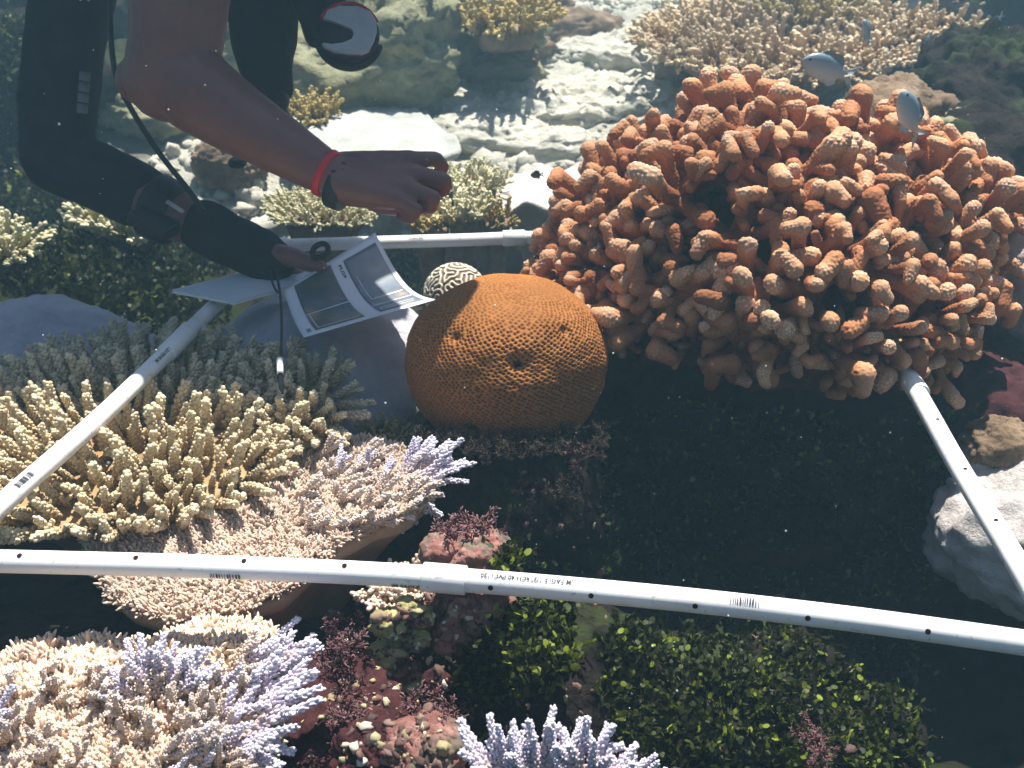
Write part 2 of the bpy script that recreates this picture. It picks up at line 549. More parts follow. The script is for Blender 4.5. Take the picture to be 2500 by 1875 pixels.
def resample(poly, n):
    p = np.asarray(poly, float)
    p = np.vstack((p, p[:1]))
    seg = np.linalg.norm(np.diff(p, axis=0), axis=1)
    s = np.concatenate(([0], np.cumsum(seg)))
    u = np.linspace(0, s[-1], n, endpoint=False)
    r = np.stack([np.interp(u, s, p[:, k]) for k in range(p.shape[1])], 1)
    for _ in range(2):
        r = 0.5 * r + 0.25 * np.roll(r, 1, 0) + 0.25 * np.roll(r, -1, 0)
    return r

def inside(pts, poly):
    x, y = pts[:, 0], pts[:, 1]
    r = np.zeros(len(pts), bool)
    j = len(poly) - 1
    for i in range(len(poly)):
        xi, yi, xj, yj = poly[i][0], poly[i][1], poly[j][0], poly[j][1]
        c = ((yi > y) != (yj > y)) & (x < (xj - xi) * (y - yi) / (yj - yi + 1e-12) + xi)
        r ^= c
        j = i
    return r

def plate(mb, poly, thick, stalk, zdrop, seed, bumps=0.006, bfreq=30, dish=0.0, n=120, knob=0.0, wave=0.0):
    """A spreading coral plate: bumpy top, rounded rim, underside narrowing to a stalk. poly: world points (n,3)."""
    r = resample(poly, n)
    c = r.mean(0)
    rings = []
    ks = np.linspace(0.04, 1.0, 26)
    dz_rim = wave * np.sin(np.arange(n) * 2 * math.pi / n * 9 + seed) + wave * fbm(r, 20, 2, seed)
    for k in ks:
        p = c + (r - c) * k
        p[:, 2] += bumps * fbm(p, bfreq, 4, seed) + dish * (k ** 2 - 1) + dz_rim * k ** 4
        if knob:
            p[:, 2] += knob * np.clip(1 - worley(p, bfreq, seed), 0, 1)
        rings.append(p)
    def under(k, dz):
        p = c + (r - c) * k
        p[:, 2] += dz + 0.006 * fbm(p, 18, 3, seed + 5) + dz_rim * min(1, k) ** 4
        return p
    rings.append(under(1.012, -thick * 0.35)); rings.append(under(0.99, -thick * 0.9)); rings.append(under(0.93, -thick * 1.15))
    for k, f in ((0.8, 0.12), (0.65, 0.28), (0.5, 0.5), (stalk, 0.8), (stalk * 1.25, 1.0)):
        rings.append(under(k, -thick - f * zdrop))
    v = np.concatenate(rings + [c[None], (c - (0, 0, thick + zdrop))[None]])
    K = len(rings)
    v[K * n, 2] = rings[0][:, 2].mean()
    i = np.arange(K - 1)[:, None] * n; j = np.arange(n)[None]; j2 = (j + 1) % n
    q = np.stack((i + j, i + n + j, i + n + j2, i + j2), -1).reshape(-1, 4)
    t = [(K * n, m, (m + 1) % n) for m in range(n)] + [(K * n + 1, (K - 1) * n + (m + 1) % n, (K - 1) * n + m) for m in range(n)]
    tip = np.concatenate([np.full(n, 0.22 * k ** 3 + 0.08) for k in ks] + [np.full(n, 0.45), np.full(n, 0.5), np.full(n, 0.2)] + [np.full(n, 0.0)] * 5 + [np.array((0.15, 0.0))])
    mb.add(v, q, t, tip=tip)
    return r, c

def acro_branch(seed, L=1.0, r=0.16, nubs=30, nl=0.16, nr=0.07, up=0.8, bend=0.1, taper=0.5, start=0.1, mat=None, n=8, forks=0, tip0=0.0, knobby=True):
    """One branchlet along +z of length about L, covered in small upward-pointing cups."""
    rng = random.Random(seed)
    mb = MB()
    def arm(p0, d0, L, r, nubs, t0, t1):
        a = rng.uniform(0, 6.28)
        side = norm(np.cross(d0, (math.cos(a), math.sin(a), 0.3)))
        s = np.linspace(0, 1, 8)
        path = p0 + d0 * (s * L)[:, None] + side * (bend * L * s ** 2)[:, None]
        rad = r * (1 - (1 - taper) * s)
        rad[-1] *= 0.72
        path = np.vstack((path, path[-1] + norm(path[-1] - path[-2]) * r * taper * 0.5))
        rad = np.append(rad, r * taper * 0.25)
        v, q, t = tube(path, rad, n)
        tv = t0 + (t1 - t0) * np.append(np.repeat(np.append(s, 1.0), n), (0, 1))
        mb.add(v, q, t, tip=tv)
        ax, u, w = frames(path)
        for k in range(nubs):
            f = start + (0.98 - start) * (k + rng.random() * 0.6) / nubs
            i = min(int(f * 7), 7)
            g = f * 7 - i
            c = path[i] * (1 - g) + path[i + 1] * g
            th = k * 2.39996 + rng.uniform(-0.35, 0.35)
            rd = math.cos(th) * u[i] + math.sin(th) * w[i]
            upk = up * (0.7 + 0.9 * f)
            dr = norm(rd + ax[i] * upk)
            rr = (r * (1 - (1 - taper) * f))
            ln = nl * rng.uniform(0.7, 1.2) * (1 - 0.25 * f)
            nrr = nr * rng.uniform(0.8, 1.15)
            b0 = c + rd * rr * 0.6
            pts = np.array((b0, b0 + dr * ln * 0.6, b0 + dr * ln, b0 + dr * ln * 1.12))
            v, q, t = tube(pts, (nrr * 1.15, nrr, nrr * 0.72, nrr * 0.2), 5)
            tp = t0 + (t1 - t0) * f
            mb.add(v, q, t, tip=np.concatenate((np.repeat((tp, min(1, tp + 0.1), min(1, tp + 0.25), min(1, tp + 0.3)), 5), (tp, tp))))
        return path, ax
    path, ax = arm(np.zeros(3), np.array((0, 0, 1.0)), L, r, nubs, tip0, 1.0)
    for k in range(forks):
        f = rng.uniform(0.25, 0.65)
        i = int(f * 7)
        a = rng.uniform(0, 6.28)
        d = norm(ax[i] + 0.9 * np.array((math.cos(a), math.sin(a), 0)))
        arm(path[i], d, L * rng.uniform(0.35, 0.55), r * 0.8, max(6, int(nubs * 0.45)), tip0 + (1 - tip0) * f * 0.8, 1.0)
    return mb.mesh('branch', mat)

def scatter(poly, n, seed, dmin=None, tries=30):
    rng = np.random.default_rng(seed)
    lo, hi = poly[:, :2].min(0), poly[:, :2].max(0)
    area = 0.5 * abs(np.dot(poly[:, 0], np.roll(poly[:, 1], 1)) - np.dot(poly[:, 1], np.roll(poly[:, 0], 1)))
    d = dmin or 0.78 * math.sqrt(area / n)
    cand = lo + rng.random((n * tries, 2)) * (hi - lo)
    cand = cand[inside(cand, poly)]
    out = []
    cell = {}
    for c in cand:
        k = (int(c[0] // d), int(c[1] // d))
        ok = True
        for a in (-1, 0, 1):
            for b_ in (-1, 0, 1):
                for o in cell.get((k[0] + a, k[1] + b_), ()):
                    if (o[0] - c[0]) ** 2 + (o[1] - c[1]) ** 2 < d * d:
                        ok = False
        if ok:
            cell.setdefault(k, []).append(c)
            out.append(c)
            if len(out) >= n:
                break
    return np.array(out)

def polyG(pts, z):
    return np.array([G(x, y, z) for x, y in pts])

def smooth_cross(poly):
    return poly

def table(name, label, cat, poly_px, z, meshes, mat, n, L, seed, spread=0.8, thick=0.02, zdrop=0.15, stalk=0.72, lean=(0, 0), jitter=0.18, group=None, dmin=None, lv=0.2, part='branch', slope=None, dish=0.0, centre=None, pmat=None, extra=0):
    """A table coral: plate plus branchlets that lean outwards from the middle. poly_px is the outline in the photograph."""
    rng = random.Random(seed)
    poly = polyG(poly_px, z)
    if slope:
        for p in poly:
            p[2] += slope(p[0], p[1])
    c0 = poly.mean(0)
    root = empty(name, (c0[0], c0[1], z - thick - zdrop), label, cat, group)
    mb = MB()
    c_ = poly.mean(0)
    r, c = plate(mb, c_ + (poly - c_) * 0.93, thick, stalk, zdrop, seed, 0.008, 40, dish=dish)
    r = resample(poly, 120)
    mb.build('plate', pmat or mat, root)
    if centre is not None:
        c = np.asarray(centre)
    nr_ = min(64, n // 4)
    pts = np.vstack((scatter(r[:, :2], n - nr_, seed, dmin), resample(c + (r - c) * 0.965, nr_)[:, :2]))
    rim = np.linalg.norm(r[:, :2] - c[:2], axis=1)
    ra = np.arctan2(r[:, 1] - c[1], r[:, 0] - c[0])
    o_ = np.argsort(ra)
    for p in pts:
        v = p - c[:2]
        a = math.atan2(v[1], v[0])
        R = np.interp(a, ra[o_], rim[o_], period=2 * math.pi)
        rho = min(1, np.linalg.norm(v) / R)
        out = v / (np.linalg.norm(v) + 1e-9)
        s = spread * rho ** 1.4
        d = norm((out[0] * s + lean[0] + rng.gauss(0, jitter), out[1] * s + lean[1] + rng.gauss(0, jitter), 1.0 - 0.55 * s * (rho > 0.9)))
        zz = z + (slope(p[0], p[1]) if slope else 0) + dish * (rho ** 2 - 1)
        ln = L * rng.uniform(1 - lv, 1 + lv) * (1.0 - 0.12 * rho)
        inst(rng.choice(meshes), part, root, (p[0], p[1], zz - 0.006), d, ln, rng.uniform(0, 6.28))
    if extra:
        arrs = [mesh_arrays(m_) for m_ in meshes]
        mb = MB()
        for p in scatter(r[:, :2], extra, seed + 1):
            v = p - c[:2]
            rho = min(1, np.linalg.norm(v) / np.interp(math.atan2(v[1], v[0]), ra[o_], rim[o_], period=2 * math.pi))
            out = v / (np.linalg.norm(v) + 1e-9)
            d = norm((out[0] * spread * rho + lean[0] + rng.gauss(0, .2), out[1] * spread * rho + lean[1] + rng.gauss(0, .2), 1))
            vv, tt, tp = rng.choice(arrs)
            mb.add(quat_rot(vv, d, rng.uniform(0, 6)) * L * rng.uniform(.5, .8) + (p[0], p[1], z - 0.006), None, tt, tip=tp * 0.85)
        struct(mb.build('young_branches', mat, root), 'stuff')
    return root

# ------------------------------------------------------------------ branch shapes that colonies share
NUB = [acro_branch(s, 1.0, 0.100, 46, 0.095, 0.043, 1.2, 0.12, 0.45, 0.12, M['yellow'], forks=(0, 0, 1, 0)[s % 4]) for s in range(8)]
FINGER = lambda mat, s0: [acro_branch(s0 + s, 1.0, 0.105, 10, 0.12, 0.052, 1.9, 0.14, 0.38, 0.1, M[mat], n=7, forks=(0, 1, 1, 2)[s % 4]) for s in range(6)]
TAN, OLIVE, CREAM = FINGER('tan', 100), FINGER('olive', 200), FINGER('cream', 300)
LAV = [acro_branch(400 + s, 1.0, 0.066, 84, 0.078, 0.027, 0.75, 0.20, 0.40, 0.02, M['lavender'], n=8, forks=(1, 2, 3, 2)[s % 4]) for s in range(7)]
M['rosy'] = coral_mat('rosy_beige_coral', ((0.0, (0.42, 0.27, 0.17)), (0.6, (0.64, 0.49, 0.36)), (1.0, (0.74, 0.63, 0.56))), 0.15, 60, 500, 0.0006, rand=0.12)
ROSY = [acro_branch(450 + s, 1.0, 0.080, 84, 0.075, 0.028, 1.0, 0.10, 0.6, 0.02, M['rosy'], n=8, forks=(1, 2, 2, 1)[s % 4]) for s in range(5)]
def spikes(seed, mat):
    rng = random.Random(seed); mb = MB()
    for k in range(7):
        d = norm((rng.gauss(0, .55), rng.gauss(0, .55), 1)); o_ = np.array((rng.gauss(0, .22), rng.gauss(0, .22), -0.1)); ln = rng.uniform(.6, 1.05)
        v, q, t = tube(np.array((o_, o_ + d * ln * .6, o_ + d * ln)), (.17, .145, .055), 5)
        mb.add(v, q, t, tip=np.concatenate((np.repeat((0.15, 0.6, 1.0), 5), (0, 1))))
    return mb.mesh('spikes', mat)
SPIKES = [spikes(520 + s, M['beige']) for s in range(5)]
FUZZ = [acro_branch(500 + s, 1.0, 0.20, 12, 0.28, 0.10, 0.8, 0.15, 0.6, 0.15, M['beige'], n=6) for s in range(4)]

def mesh_arrays(me):
    nv = len(me.vertices)
    co = np.zeros(nv * 3, np.float32); me.vertices.foreach_get('co', co)
    tp = np.zeros(nv, np.float32); me.attributes['tip'].data.foreach_get('value', tp)
    me.calc_loop_triangles()
    tr = np.zeros(len(me.loop_triangles) * 3, np.int32); me.loop_triangles.foreach_get('vertices', tr)
    return co.reshape(-1, 3).astype(float), tr.reshape(-1, 3), tp.astype(float)

def quat_rot(v, d, roll):
    q = Vector(tuple(d)).to_track_quat('Z', 'Y') @ Quaternion((0, 0, 1), roll)
    return v @ np.array(q.to_matrix()).T

# ------------------------------------------------------------------ cream table coral, front
YELLOW_PX = [(-70, 1010), (60, 930), (235, 865), (380, 850), (500, 875), (610, 905), (660, 960), (640, 1030), (655, 1110), (600, 1190), (470, 1265), (330, 1290), (150, 1295), (-40, 1310), (-110, 1220)]
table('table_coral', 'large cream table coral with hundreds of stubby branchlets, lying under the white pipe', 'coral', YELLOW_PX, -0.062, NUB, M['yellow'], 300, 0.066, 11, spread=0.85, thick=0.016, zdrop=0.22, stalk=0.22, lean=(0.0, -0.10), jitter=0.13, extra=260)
CL_PX = [(640, 905), (720, 890), (800, 930), (830, 1000), (800, 1060), (720, 1085), (650, 1050), (620, 980)]
table('bushy_coral', 'small bushy cream coral cushion below the hanging pencil', 'coral', CL_PX, -0.055, NUB, M['yellow'], 80, 0.058, 12, spread=1.25, thick=0.02, zdrop=0.2, stalk=0.3, lean=(0.02, -0.15), jitter=0.15)

# ------------------------------------------------------------------ beige plates with lavender tips, bottom left
def fuzz(root, poly, z, n, L, seed, slope, c, name='branchlets'):
    rng = random.Random(seed)
    arrs = [mesh_arrays(m_) for m_ in SPIKES]
    mb = MB()
    r = resample(poly, 100)
    pts = scatter(r[:, :2], n, seed, None, 6)
    for p in pts:
        v, t, tp = rng.choice(arrs)
        out = norm(np.append(p - c[:2], 0))
        d = norm((out[0] * 0.7 + rng.gauss(0, 0.35), out[1] * 0.7 + rng.gauss(0, 0.35), 1))
        pz = z + slope(p[0], p[1]) + 0.004 + 0.012 * abs(float(vnoise(np.array([[p[0] * 22, p[1] * 22, seed]]), 3)[0]))
        s = L * rng.uniform(0.6, 1.35)
        mb.add(quat_rot(v, d, rng.uniform(0, 6)) * s + (p[0], p[1], pz - 0.004), None, t, tip=tp)
    return struct(mb.build(name, M['beige'], root), 'stuff')

def branch_px(root, base, tip, d0, d1, rng, meshes, name='branch'):
    a, b_ = P(base[0], base[1], d0), P(tip[0], tip[1], d1)
    ln = np.linalg.norm(b_ - a)
    w = 0.66 * max(1.0, min(1.4, 0.088 / ln))
    return inst(rng.choice(meshes), name, root, a, b_ - a, (ln * w * rng.uniform(.9, 1.05), ln * w * rng.uniform(.9, 1.05), ln), rng.uniform(0, 6.28))

def zdepth(py, z):
    return (H - z) / (ST + CT * (py - 937.5) / F)

rng = random.Random(5)
MID_PX = [(600, 1180), (700, 1120), (830, 1085), (960, 1090), (1040, 1130), (1050, 1210), (1000, 1270), (930, 1285), (830, 1330), (770, 1380), (690, 1460), (560, 1500), (420, 1520), (320, 1490), (260, 1440), (215, 1350), (225, 1270), (380, 1230), (520, 1200)]
zero = lambda x, y: 0.0
mid_poly = polyG(MID_PX, -0.085)
mid = empty('acropora_coral', (mid_poly[:, 0].mean(), mid_poly[:, 1].mean(), -0.3), 'beige plate coral ending in white-lilac antlers, passing under the front pipe', 'coral')
mb = MB(); r, c = plate(mb, mid_poly, 0.02, 0.25, 0.2, 21, 0.005, 25, knob=0.003)
mb.build('plate', M['beige'], mid)
fuzz(mid, mid_poly, -0.085, 5200, 0.0115, 22, zero, c)
for tx, ty in ((1011, 1074), (1035, 1078), (1066, 1074), (1104, 1076), (1133, 1082), (1149, 1110), (1141, 1127), (1141, 1155), (1060, 1237), (1081, 1241), (1020, 1288), (1020, 1228), (985, 1292), (1075, 1262), (960, 1105), (905, 1090), (850, 1090)):
    bx = 960 + (tx - 960) * 0.15 + rng.uniform(-25, 25); by = 1195 + (ty - 1195) * 0.25 + rng.uniform(-14, 14)
    if tx < 1000 and ty < 1200:
        bx, by = tx - 30 + rng.uniform(-20, 20), ty + 90
    d0 = zdepth(by, -0.075)
    branch_px(mid, (bx, by), (tx, ty), d0, d0 + 0.02, rng, LAV)
for k in range(44):
    bx, by = rng.uniform(680, 1000), rng.uniform(1120, 1300)
    if not inside(np.array([[bx, by]]), MID_PX)[0]:
        continue
    d0 = zdepth(by, -0.08)
    branch_px(mid, (bx - 30, by + 15), (bx + 55 + rng.uniform(-25, 35), by - 35 + rng.uniform(-25, 25)), d0, d0 - 0.015, rng, ROSY)

LOW_PX = [(-120, 1660), (60, 1600), (220, 1580), (400, 1570), (520, 1520), (640, 1530), (700, 1600), (710, 1700), (680, 1800), (640, 1900), (600, 2050), (300, 2120), (-150, 2080)]
low_poly = polyG(LOW_PX, -0.085)
low = empty('acropora_coral', (low_poly[:, 0].mean(), low_poly[:, 1].mean(), -0.3), 'broad beige coral with violet and white antler branches filling the lower left corner', 'coral')
mb = MB(); r, c = plate(mb, low_poly, 0.03, 0.3, 0.2, 31, 0.006, 22, knob=0.003)
mb.build('plate', M['beige'], low)
fuzz(low, low_poly, -0.085, 6400, 0.0115, 32, zero, c)
TIPS = [(313, 1562), (342, 1554), (382, 1550), (419, 1574), (460, 1578), (508, 1578), (517, 1603), (240, 1641), (220, 1682), (517, 1631), (285, 1600), (250, 1720), (470, 1600)]
for tx, ty in TIPS:
    bx = 365 + (tx - 365) * 0.2 + rng.uniform(-15, 15); by = 1725 + (ty - 1725) * 0.15 + rng.uniform(-15, 15)
    d0 = zdepth(by, -0.07)
    branch_px(low, (bx, by), (tx, ty), d0, d0 - 0.005, rng, LAV)
for tx, ty, bx, by in ((710, 1503, 640, 1600), (765, 1542, 655, 1610), (775, 1562, 640, 1630), (795, 1590, 610, 1680), (787, 1637, 590, 1710), (771, 1676, 570, 1740), (777, 1694, 560, 1770), (779, 1725, 550, 1800), (738, 1770, 540, 1820), (702, 1847, 560, 1850), (683, 1818, 540, 1860), (745, 1620, 560, 1690), (690, 1560, 560, 1640), (725, 1650, 560, 1720),
                       (690, 1890, 560, 1900), (640, 1700, 500, 1770), (610, 1640, 500, 1700), (529, 1775, 450, 1870), (560, 1800, 480, 1890), (500, 1790, 430, 1860), (600, 1745, 480, 1820), (470, 1850, 400, 1930), (640, 1790, 520, 1850), (5, 1640, -40, 1760), (28, 1690, -40, 1790), (38, 1720, -30, 1790), (15, 1750, -60, 1830)):
    d0 = zdepth(by, -0.075)
    branch_px(low, (bx, by), (tx, ty), d0, d0 - 0.012, rng, LAV)
for k in range(100):
    bx, by = rng.uniform(0, 640), rng.uniform(1630, 1900)
    if not inside(np.array([[bx, by]]), LOW_PX)[0]:
        continue
    d0 = zdepth(by, -0.08)
    branch_px(low, (bx, by), (bx + rng.uniform(-40, 90), by - rng.uniform(20, 80)), d0, d0 - 0.025, rng, ROSY)

# lavender coral at the bottom edge
bot = empty('staghorn_coral', G(1345, 1990, -0.2), 'pale lilac antler coral rising from the bottom edge of the dark crevice', 'coral')
mb = MB(); plate(mb, polyG([(1120, 2010), (1220, 1900), (1340, 1870), (1460, 1880), (1560, 1950), (1600, 2080), (1350, 2150), (1150, 2120)], -0.10), 0.04, 0.4, 0.15, 41, 0.015, 25, knob=0.012)
mb.build('base', M['beige'], bot)
for tx, ty in ((1115, 1765), (1166, 1761), (1203, 1767), (1103, 1800), (1245, 1780), (1270, 1763), (1294, 1749), (1327, 1729), (1353, 1749), (1374, 1788), (1390, 1770), (1416, 1759), (1447, 1747), (1475, 1757), (1496, 1778), (1540, 1806), (1565, 1829), (1581, 1859)):
    bx = 1345 + (tx - 1345) * 0.55 + rng.uniform(-12, 12); by = 1930 + (ty - 1780) * 0.3
    d0 = zdepth(by, -0.05)
    branch_px(bot, (bx, by), (tx, ty), d0, d0 + 0.004, rng, LAV)
for k in range(9):
    bx, by = rng.uniform(1190, 1540), rng.uniform(1890, 1960)
    d0 = zdepth(by, -0.06)
    branch_px(bot, (bx, by), (bx + (bx - 1345) * 0.25 + rng.uniform(-20, 20), by - rng.uniform(50, 105)), d0, d0 - 0.01, rng, LAV)

# ------------------------------------------------------------------ big brown branching coral
def club(seed):
    """A stout forked club with a warty skin, root at the origin, about 1 long."""
    rng = random.Random(seed)
    mb = MB()
    nl = (4, 5, 3, 5, 4, 4, 6, 3)[seed % 8]
    fork = rng.uniform(0.38, 0.55)
    chain(mb, [(0, 0, -0.1), (rng.uniform(-.03, .03), rng.uniform(-.03, .03), fork * 0.6), (0, 0, fork)], [0.075, 0.08, 0.088], 12)
    a0 = rng.uniform(0, 6.28)
    for k in range(nl):
        a = a0 + k * 6.28 / nl + rng.uniform(-.4, .4)
        sp = rng.uniform(0.24, 0.46)
        top = rng.uniform(0.66, 1.0)
        m_ = np.array((math.cos(a) * sp * 0.65, math.sin(a) * sp * 0.65, fork + (top - fork) * 0.45))
        e = np.array((math.cos(a) * sp, math.sin(a) * sp, top))
        r1 = rng.uniform(0.072, 0.104)
        chain(mb, [(0, 0, fork - 0.04), m_, e], [0.078, 0.066, r1], 12)
        if rng.random() < 0.7:
            b_ = a + rng.uniform(-1.5, 1.5)
            f = e + np.array((math.cos(b_) * 0.15, math.sin(b_) * 0.15, rng.uniform(-0.12, 0.04)))
            chain(mb, [e, f], [r1 * 0.95, rng.uniform(0.062, 0.085)], 12)
        if rng.random() < 0.5:
            b_ = a + rng.uniform(-1.5, 1.5)
            f = m_ + np.array((math.cos(b_) * 0.2, math.sin(b_) * 0.2, rng.uniform(0.02, 0.16)))
            chain(mb, [m_, f], [0.058, rng.uniform(0.050, 0.066)], 12)
    co, no, q, t = remesh(mb, 0.0115, 3, 0.5)
    co = co + no * (0.022 * fbm(co + seed, 5, 3, seed))[:, None]
    # warts: greedy spread of points on the skin
    idx = list(range(len(co))); rng.shuffle(idx)
    sel = []
    cell = {}
    dm = 0.031
    for i in idx:
        if co[i][2] < 0.12:
            continue
        kx = tuple((co[i] // dm).astype(int))
        if all(np.sum((co[j] - co[i]) ** 2) > dm * dm for a in (-1, 0, 1) for b_ in (-1, 0, 1) for c_ in (-1, 0, 1) for j in cell.get((kx[0] + a, kx[1] + b_, kx[2] + c_), ())):
            cell.setdefault(kx, []).append(i); sel.append(i)
    kd = kdtree.KDTree(len(sel))
    for j, i in enumerate(sel):
        kd.insert(co[i], j)
    kd.balance()
    dd = np.array([kd.find(c_)[2] for c_ in co])
    w = np.clip(1 - (dd / 0.020) ** 2, 0, 1) * (0.35 + 0.65 * sstep(-0.4, 0.5, fbm(co, 9, 3, seed + 3)))
    fade = sstep(0.1, 0.4, co[:, 2])
    co2 = co + no * (w * 0.012 * fade)[:, None]
    # pigment: pale growing ends and pale wart tops
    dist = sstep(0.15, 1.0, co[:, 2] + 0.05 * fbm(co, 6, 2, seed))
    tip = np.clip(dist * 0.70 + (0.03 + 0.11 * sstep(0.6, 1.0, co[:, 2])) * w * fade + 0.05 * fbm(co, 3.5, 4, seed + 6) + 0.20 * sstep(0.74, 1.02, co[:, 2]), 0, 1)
    mb = MB(); mb.add(co2, q, t, tip=tip)
    return mb.mesh('branch', M['brown'])

CLUBS = [club(s) for s in range(8)]
BC = P(1890, 640, 1.62)
BR = np.array((0.335, 0.27, 0.235))
brown = empty('bushy_brown_coral', (BC[0], BC[1], BC[2] - 0.25), 'big orange-brown bushy coral of stout knobbly branches, right of the smooth dome', 'coral')
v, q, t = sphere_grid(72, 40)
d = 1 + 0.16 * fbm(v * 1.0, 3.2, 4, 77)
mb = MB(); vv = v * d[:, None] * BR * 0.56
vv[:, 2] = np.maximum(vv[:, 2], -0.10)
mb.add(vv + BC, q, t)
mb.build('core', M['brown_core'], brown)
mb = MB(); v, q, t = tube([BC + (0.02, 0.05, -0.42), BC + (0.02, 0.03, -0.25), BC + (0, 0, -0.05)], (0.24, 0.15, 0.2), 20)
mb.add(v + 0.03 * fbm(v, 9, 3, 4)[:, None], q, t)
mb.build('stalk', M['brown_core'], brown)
rng = random.Random(8)
NB = 560
cnt = 0
for k in range(NB):
    zf = 1 - 2 * (k + 0.5) / NB
    th = k * 2.399963
    s = math.sqrt(1 - zf * zf)
    u = np.array((s * math.cos(th), s * math.sin(th), zf))
    u = norm(u + np.array((rng.gauss(0, .06), rng.gauss(0, .06), rng.gauss(0, .06))))
    if u[2] < -0.40 or (u[2] < -0.15 and u[1] > 0.35):
        continue
    if u[1] > 0.75 and u[2] < 0.45:
        continue
    if fbm((u * 1.0 + 5.2)[None], 2.6, 2, 19)[0] > 0.45:
        continue
    wob = 1 + 0.12 * math.sin(3.1 * math.atan2(u[1], u[0]) + 2.0 * u[2]) + rng.uniform(-0.11, 0.10)
    ln = rng.uniform(0.105, 0.145)
    tipp = BC + u * BR * wob
    direc = norm(u / BR * 0.25 + np.array((rng.gauss(0, .2), rng.gauss(0, .2), 0.35 + rng.gauss(0, .15))))
    if u[2] < -0.05:
        tipp[2] += 0.03
        ln *= 0.72
        direc = norm(direc + 0.7 * norm((u[0], u[1], 0)))
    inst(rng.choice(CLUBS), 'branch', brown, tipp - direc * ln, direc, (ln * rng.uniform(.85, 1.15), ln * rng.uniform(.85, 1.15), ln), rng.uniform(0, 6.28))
    cnt += 1

# ------------------------------------------------------------------ smooth orange dome with honeycomb cups
DC = P(1236, 862, 1.46) + np.array((0, 0.02, -0.014))
DR = np.array((0.139, 0.139, 0.107))
v, q, t = sphere_grid(700, 310, math.radians(140))
lump = 1 + 0.06 * fbm(v, 1.6, 3, 51) + 0.012 * fbm(v, 5, 2, 53)
wall = (np.clip(1 - v[:, 2] ** 2, 0.05, 1) ** (-0.5 * 0.42 * sstep(0.25, -0.25, v[:, 2])))[:, None] * np.array((1, 1, 0)) + np.array((0, 0, 1))   # steep sides
N = 6800
kk = np.arange(N) + 0.5
zf = 1 - 2 * kk / N
th = math.pi * (1 + 5 ** 0.5) * kk
rg = np.random.default_rng(3)
fp = np.stack((np.sqrt(1 - zf ** 2) * np.cos(th), np.sqrt(1 - zf ** 2) * np.sin(th), zf), 1) + rg.normal(0, 0.0055, (N, 3))
kd = kdtree.KDTree(N)
for i in range(N):
    kd.insert(fp[i], i)
kd.balance()
near = np.array([[x[2] for x in kd.find_n(c_, 2)] for c_ in v])
edge = near[:, 1] - near[:, 0]
sp = math.sqrt(4 * math.pi / N)
pit = np.clip(1 - near[:, 0] / (0.50 * sp), 0, 1)
pit = sstep(0.0, 0.75, pit)
mb = MB()
rad = lump[:, None] * v * DR * wall
nn = v / DR; nn /= np.linalg.norm(nn, axis=1)[:, None]
def unit_of(px, py):
    r_ = P(px, py, 1.0) - CAM; o_ = (CAM - DC) / DR; r_ = r_ / DR
    A, B, Cc = r_ @ r_, 2 * o_ @ r_, o_ @ o_ - 1
    s_ = (-B - math.sqrt(max(0, B * B - 4 * A * Cc))) / (2 * A)
    return norm(o_ + r_ * s_)
dent = 0; ho = 0
for px, py, rr, dp in ((1266, 886, 0.085, 0.014), (1107, 822, 0.06, 0.0095), (1376, 806, 0.05, 0.009), (1262, 700, 0.10, 0.005)):
    dd = np.linalg.norm(v - unit_of(px, py), axis=1)
    dent = dent + dp * np.clip(1 - dd / (rr * 1.9), 0, 1) ** 2
    ho = np.maximum(ho, np.clip(1 - dd / (rr * 0.5), 0, 1) if dp > 0.01 else 0 * dd)
dent = dent + 0.02 * sstep(0, 0.5, ho)
sm = sstep(0.62, 0.9, v[:, 2] + 0.1 * fbm(v, 2, 2, 8))
mb.add(DC + rad - nn * (0.0018 * pit * (1 - 0.55 * sm) + dent - 0.0006 * sstep(0.2, 0, edge / sp))[:, None], q, t, tip=np.clip(1 - pit * 0.9 * (1 - 0.5 * sm) - ho, 0, 1))
M['dome'] = coral_mat('orange_dome_coral', ((0.0, (0.085, 0.022, 0.006)), (0.5, (0.22, 0.075, 0.018)), (1.0, (0.38, 0.15, 0.038))), 0.22, 14, 900, 0.0003, 0.7, 0.0)
dome = mb.build('dome_coral', M['dome'])
tag(dome, 'smooth orange-brown dome coral dimpled like honeycomb in the middle of the frame', 'coral')

# small brain coral: a labyrinth grown by reaction and diffusion
n_ = 210
A = np.ones((n_, n_)); B = np.zeros((n_, n_))
rg = np.random.default_rng(9)
for k in range(160):
    x_, y_ = rg.integers(4, n_ - 4, 2)
    B[x_ - 3:x_ + 3, y_ - 3:y_ + 3] = 0.5
    A[x_ - 3:x_ + 3, y_ - 3:y_ + 3] = 0.5
def lap(a):
    return (0.2 * (np.roll(a, 1, 0) + np.roll(a, -1, 0) + np.roll(a, 1, 1) + np.roll(a, -1, 1)) + 0.05 * (np.roll(np.roll(a, 1, 0), 1, 1) + np.roll(np.roll(a, 1, 0), -1, 1) + np.roll(np.roll(a, -1, 0), 1, 1) + np.roll(np.roll(a, -1, 0), -1, 1)) - a)
for k in range(4200):
    rct = A * B * B
    A += 0.30 * lap(A) - rct + 0.037 * (1 - A)
    B += 0.15 * lap(B) + rct - (0.037 + 0.060) * B
B = (B - B.min()) / (B.max() - B.min())
v, q, t = sphere_grid(260, 120, math.radians(115))
th = np.arccos(np.clip(v[:, 2], -1, 1)); rr = th / math.radians(118) * 0.5
ph = np.arctan2(v[:, 1], v[:, 0])
uu = (0.5 + rr * np.cos(ph)) * (n_ - 2); wv = (0.5 + rr * np.sin(ph)) * (n_ - 2)
i0, j0 = np.floor(uu).astype(int), np.floor(wv).astype(int)
fu, fv = uu - i0, wv - j0
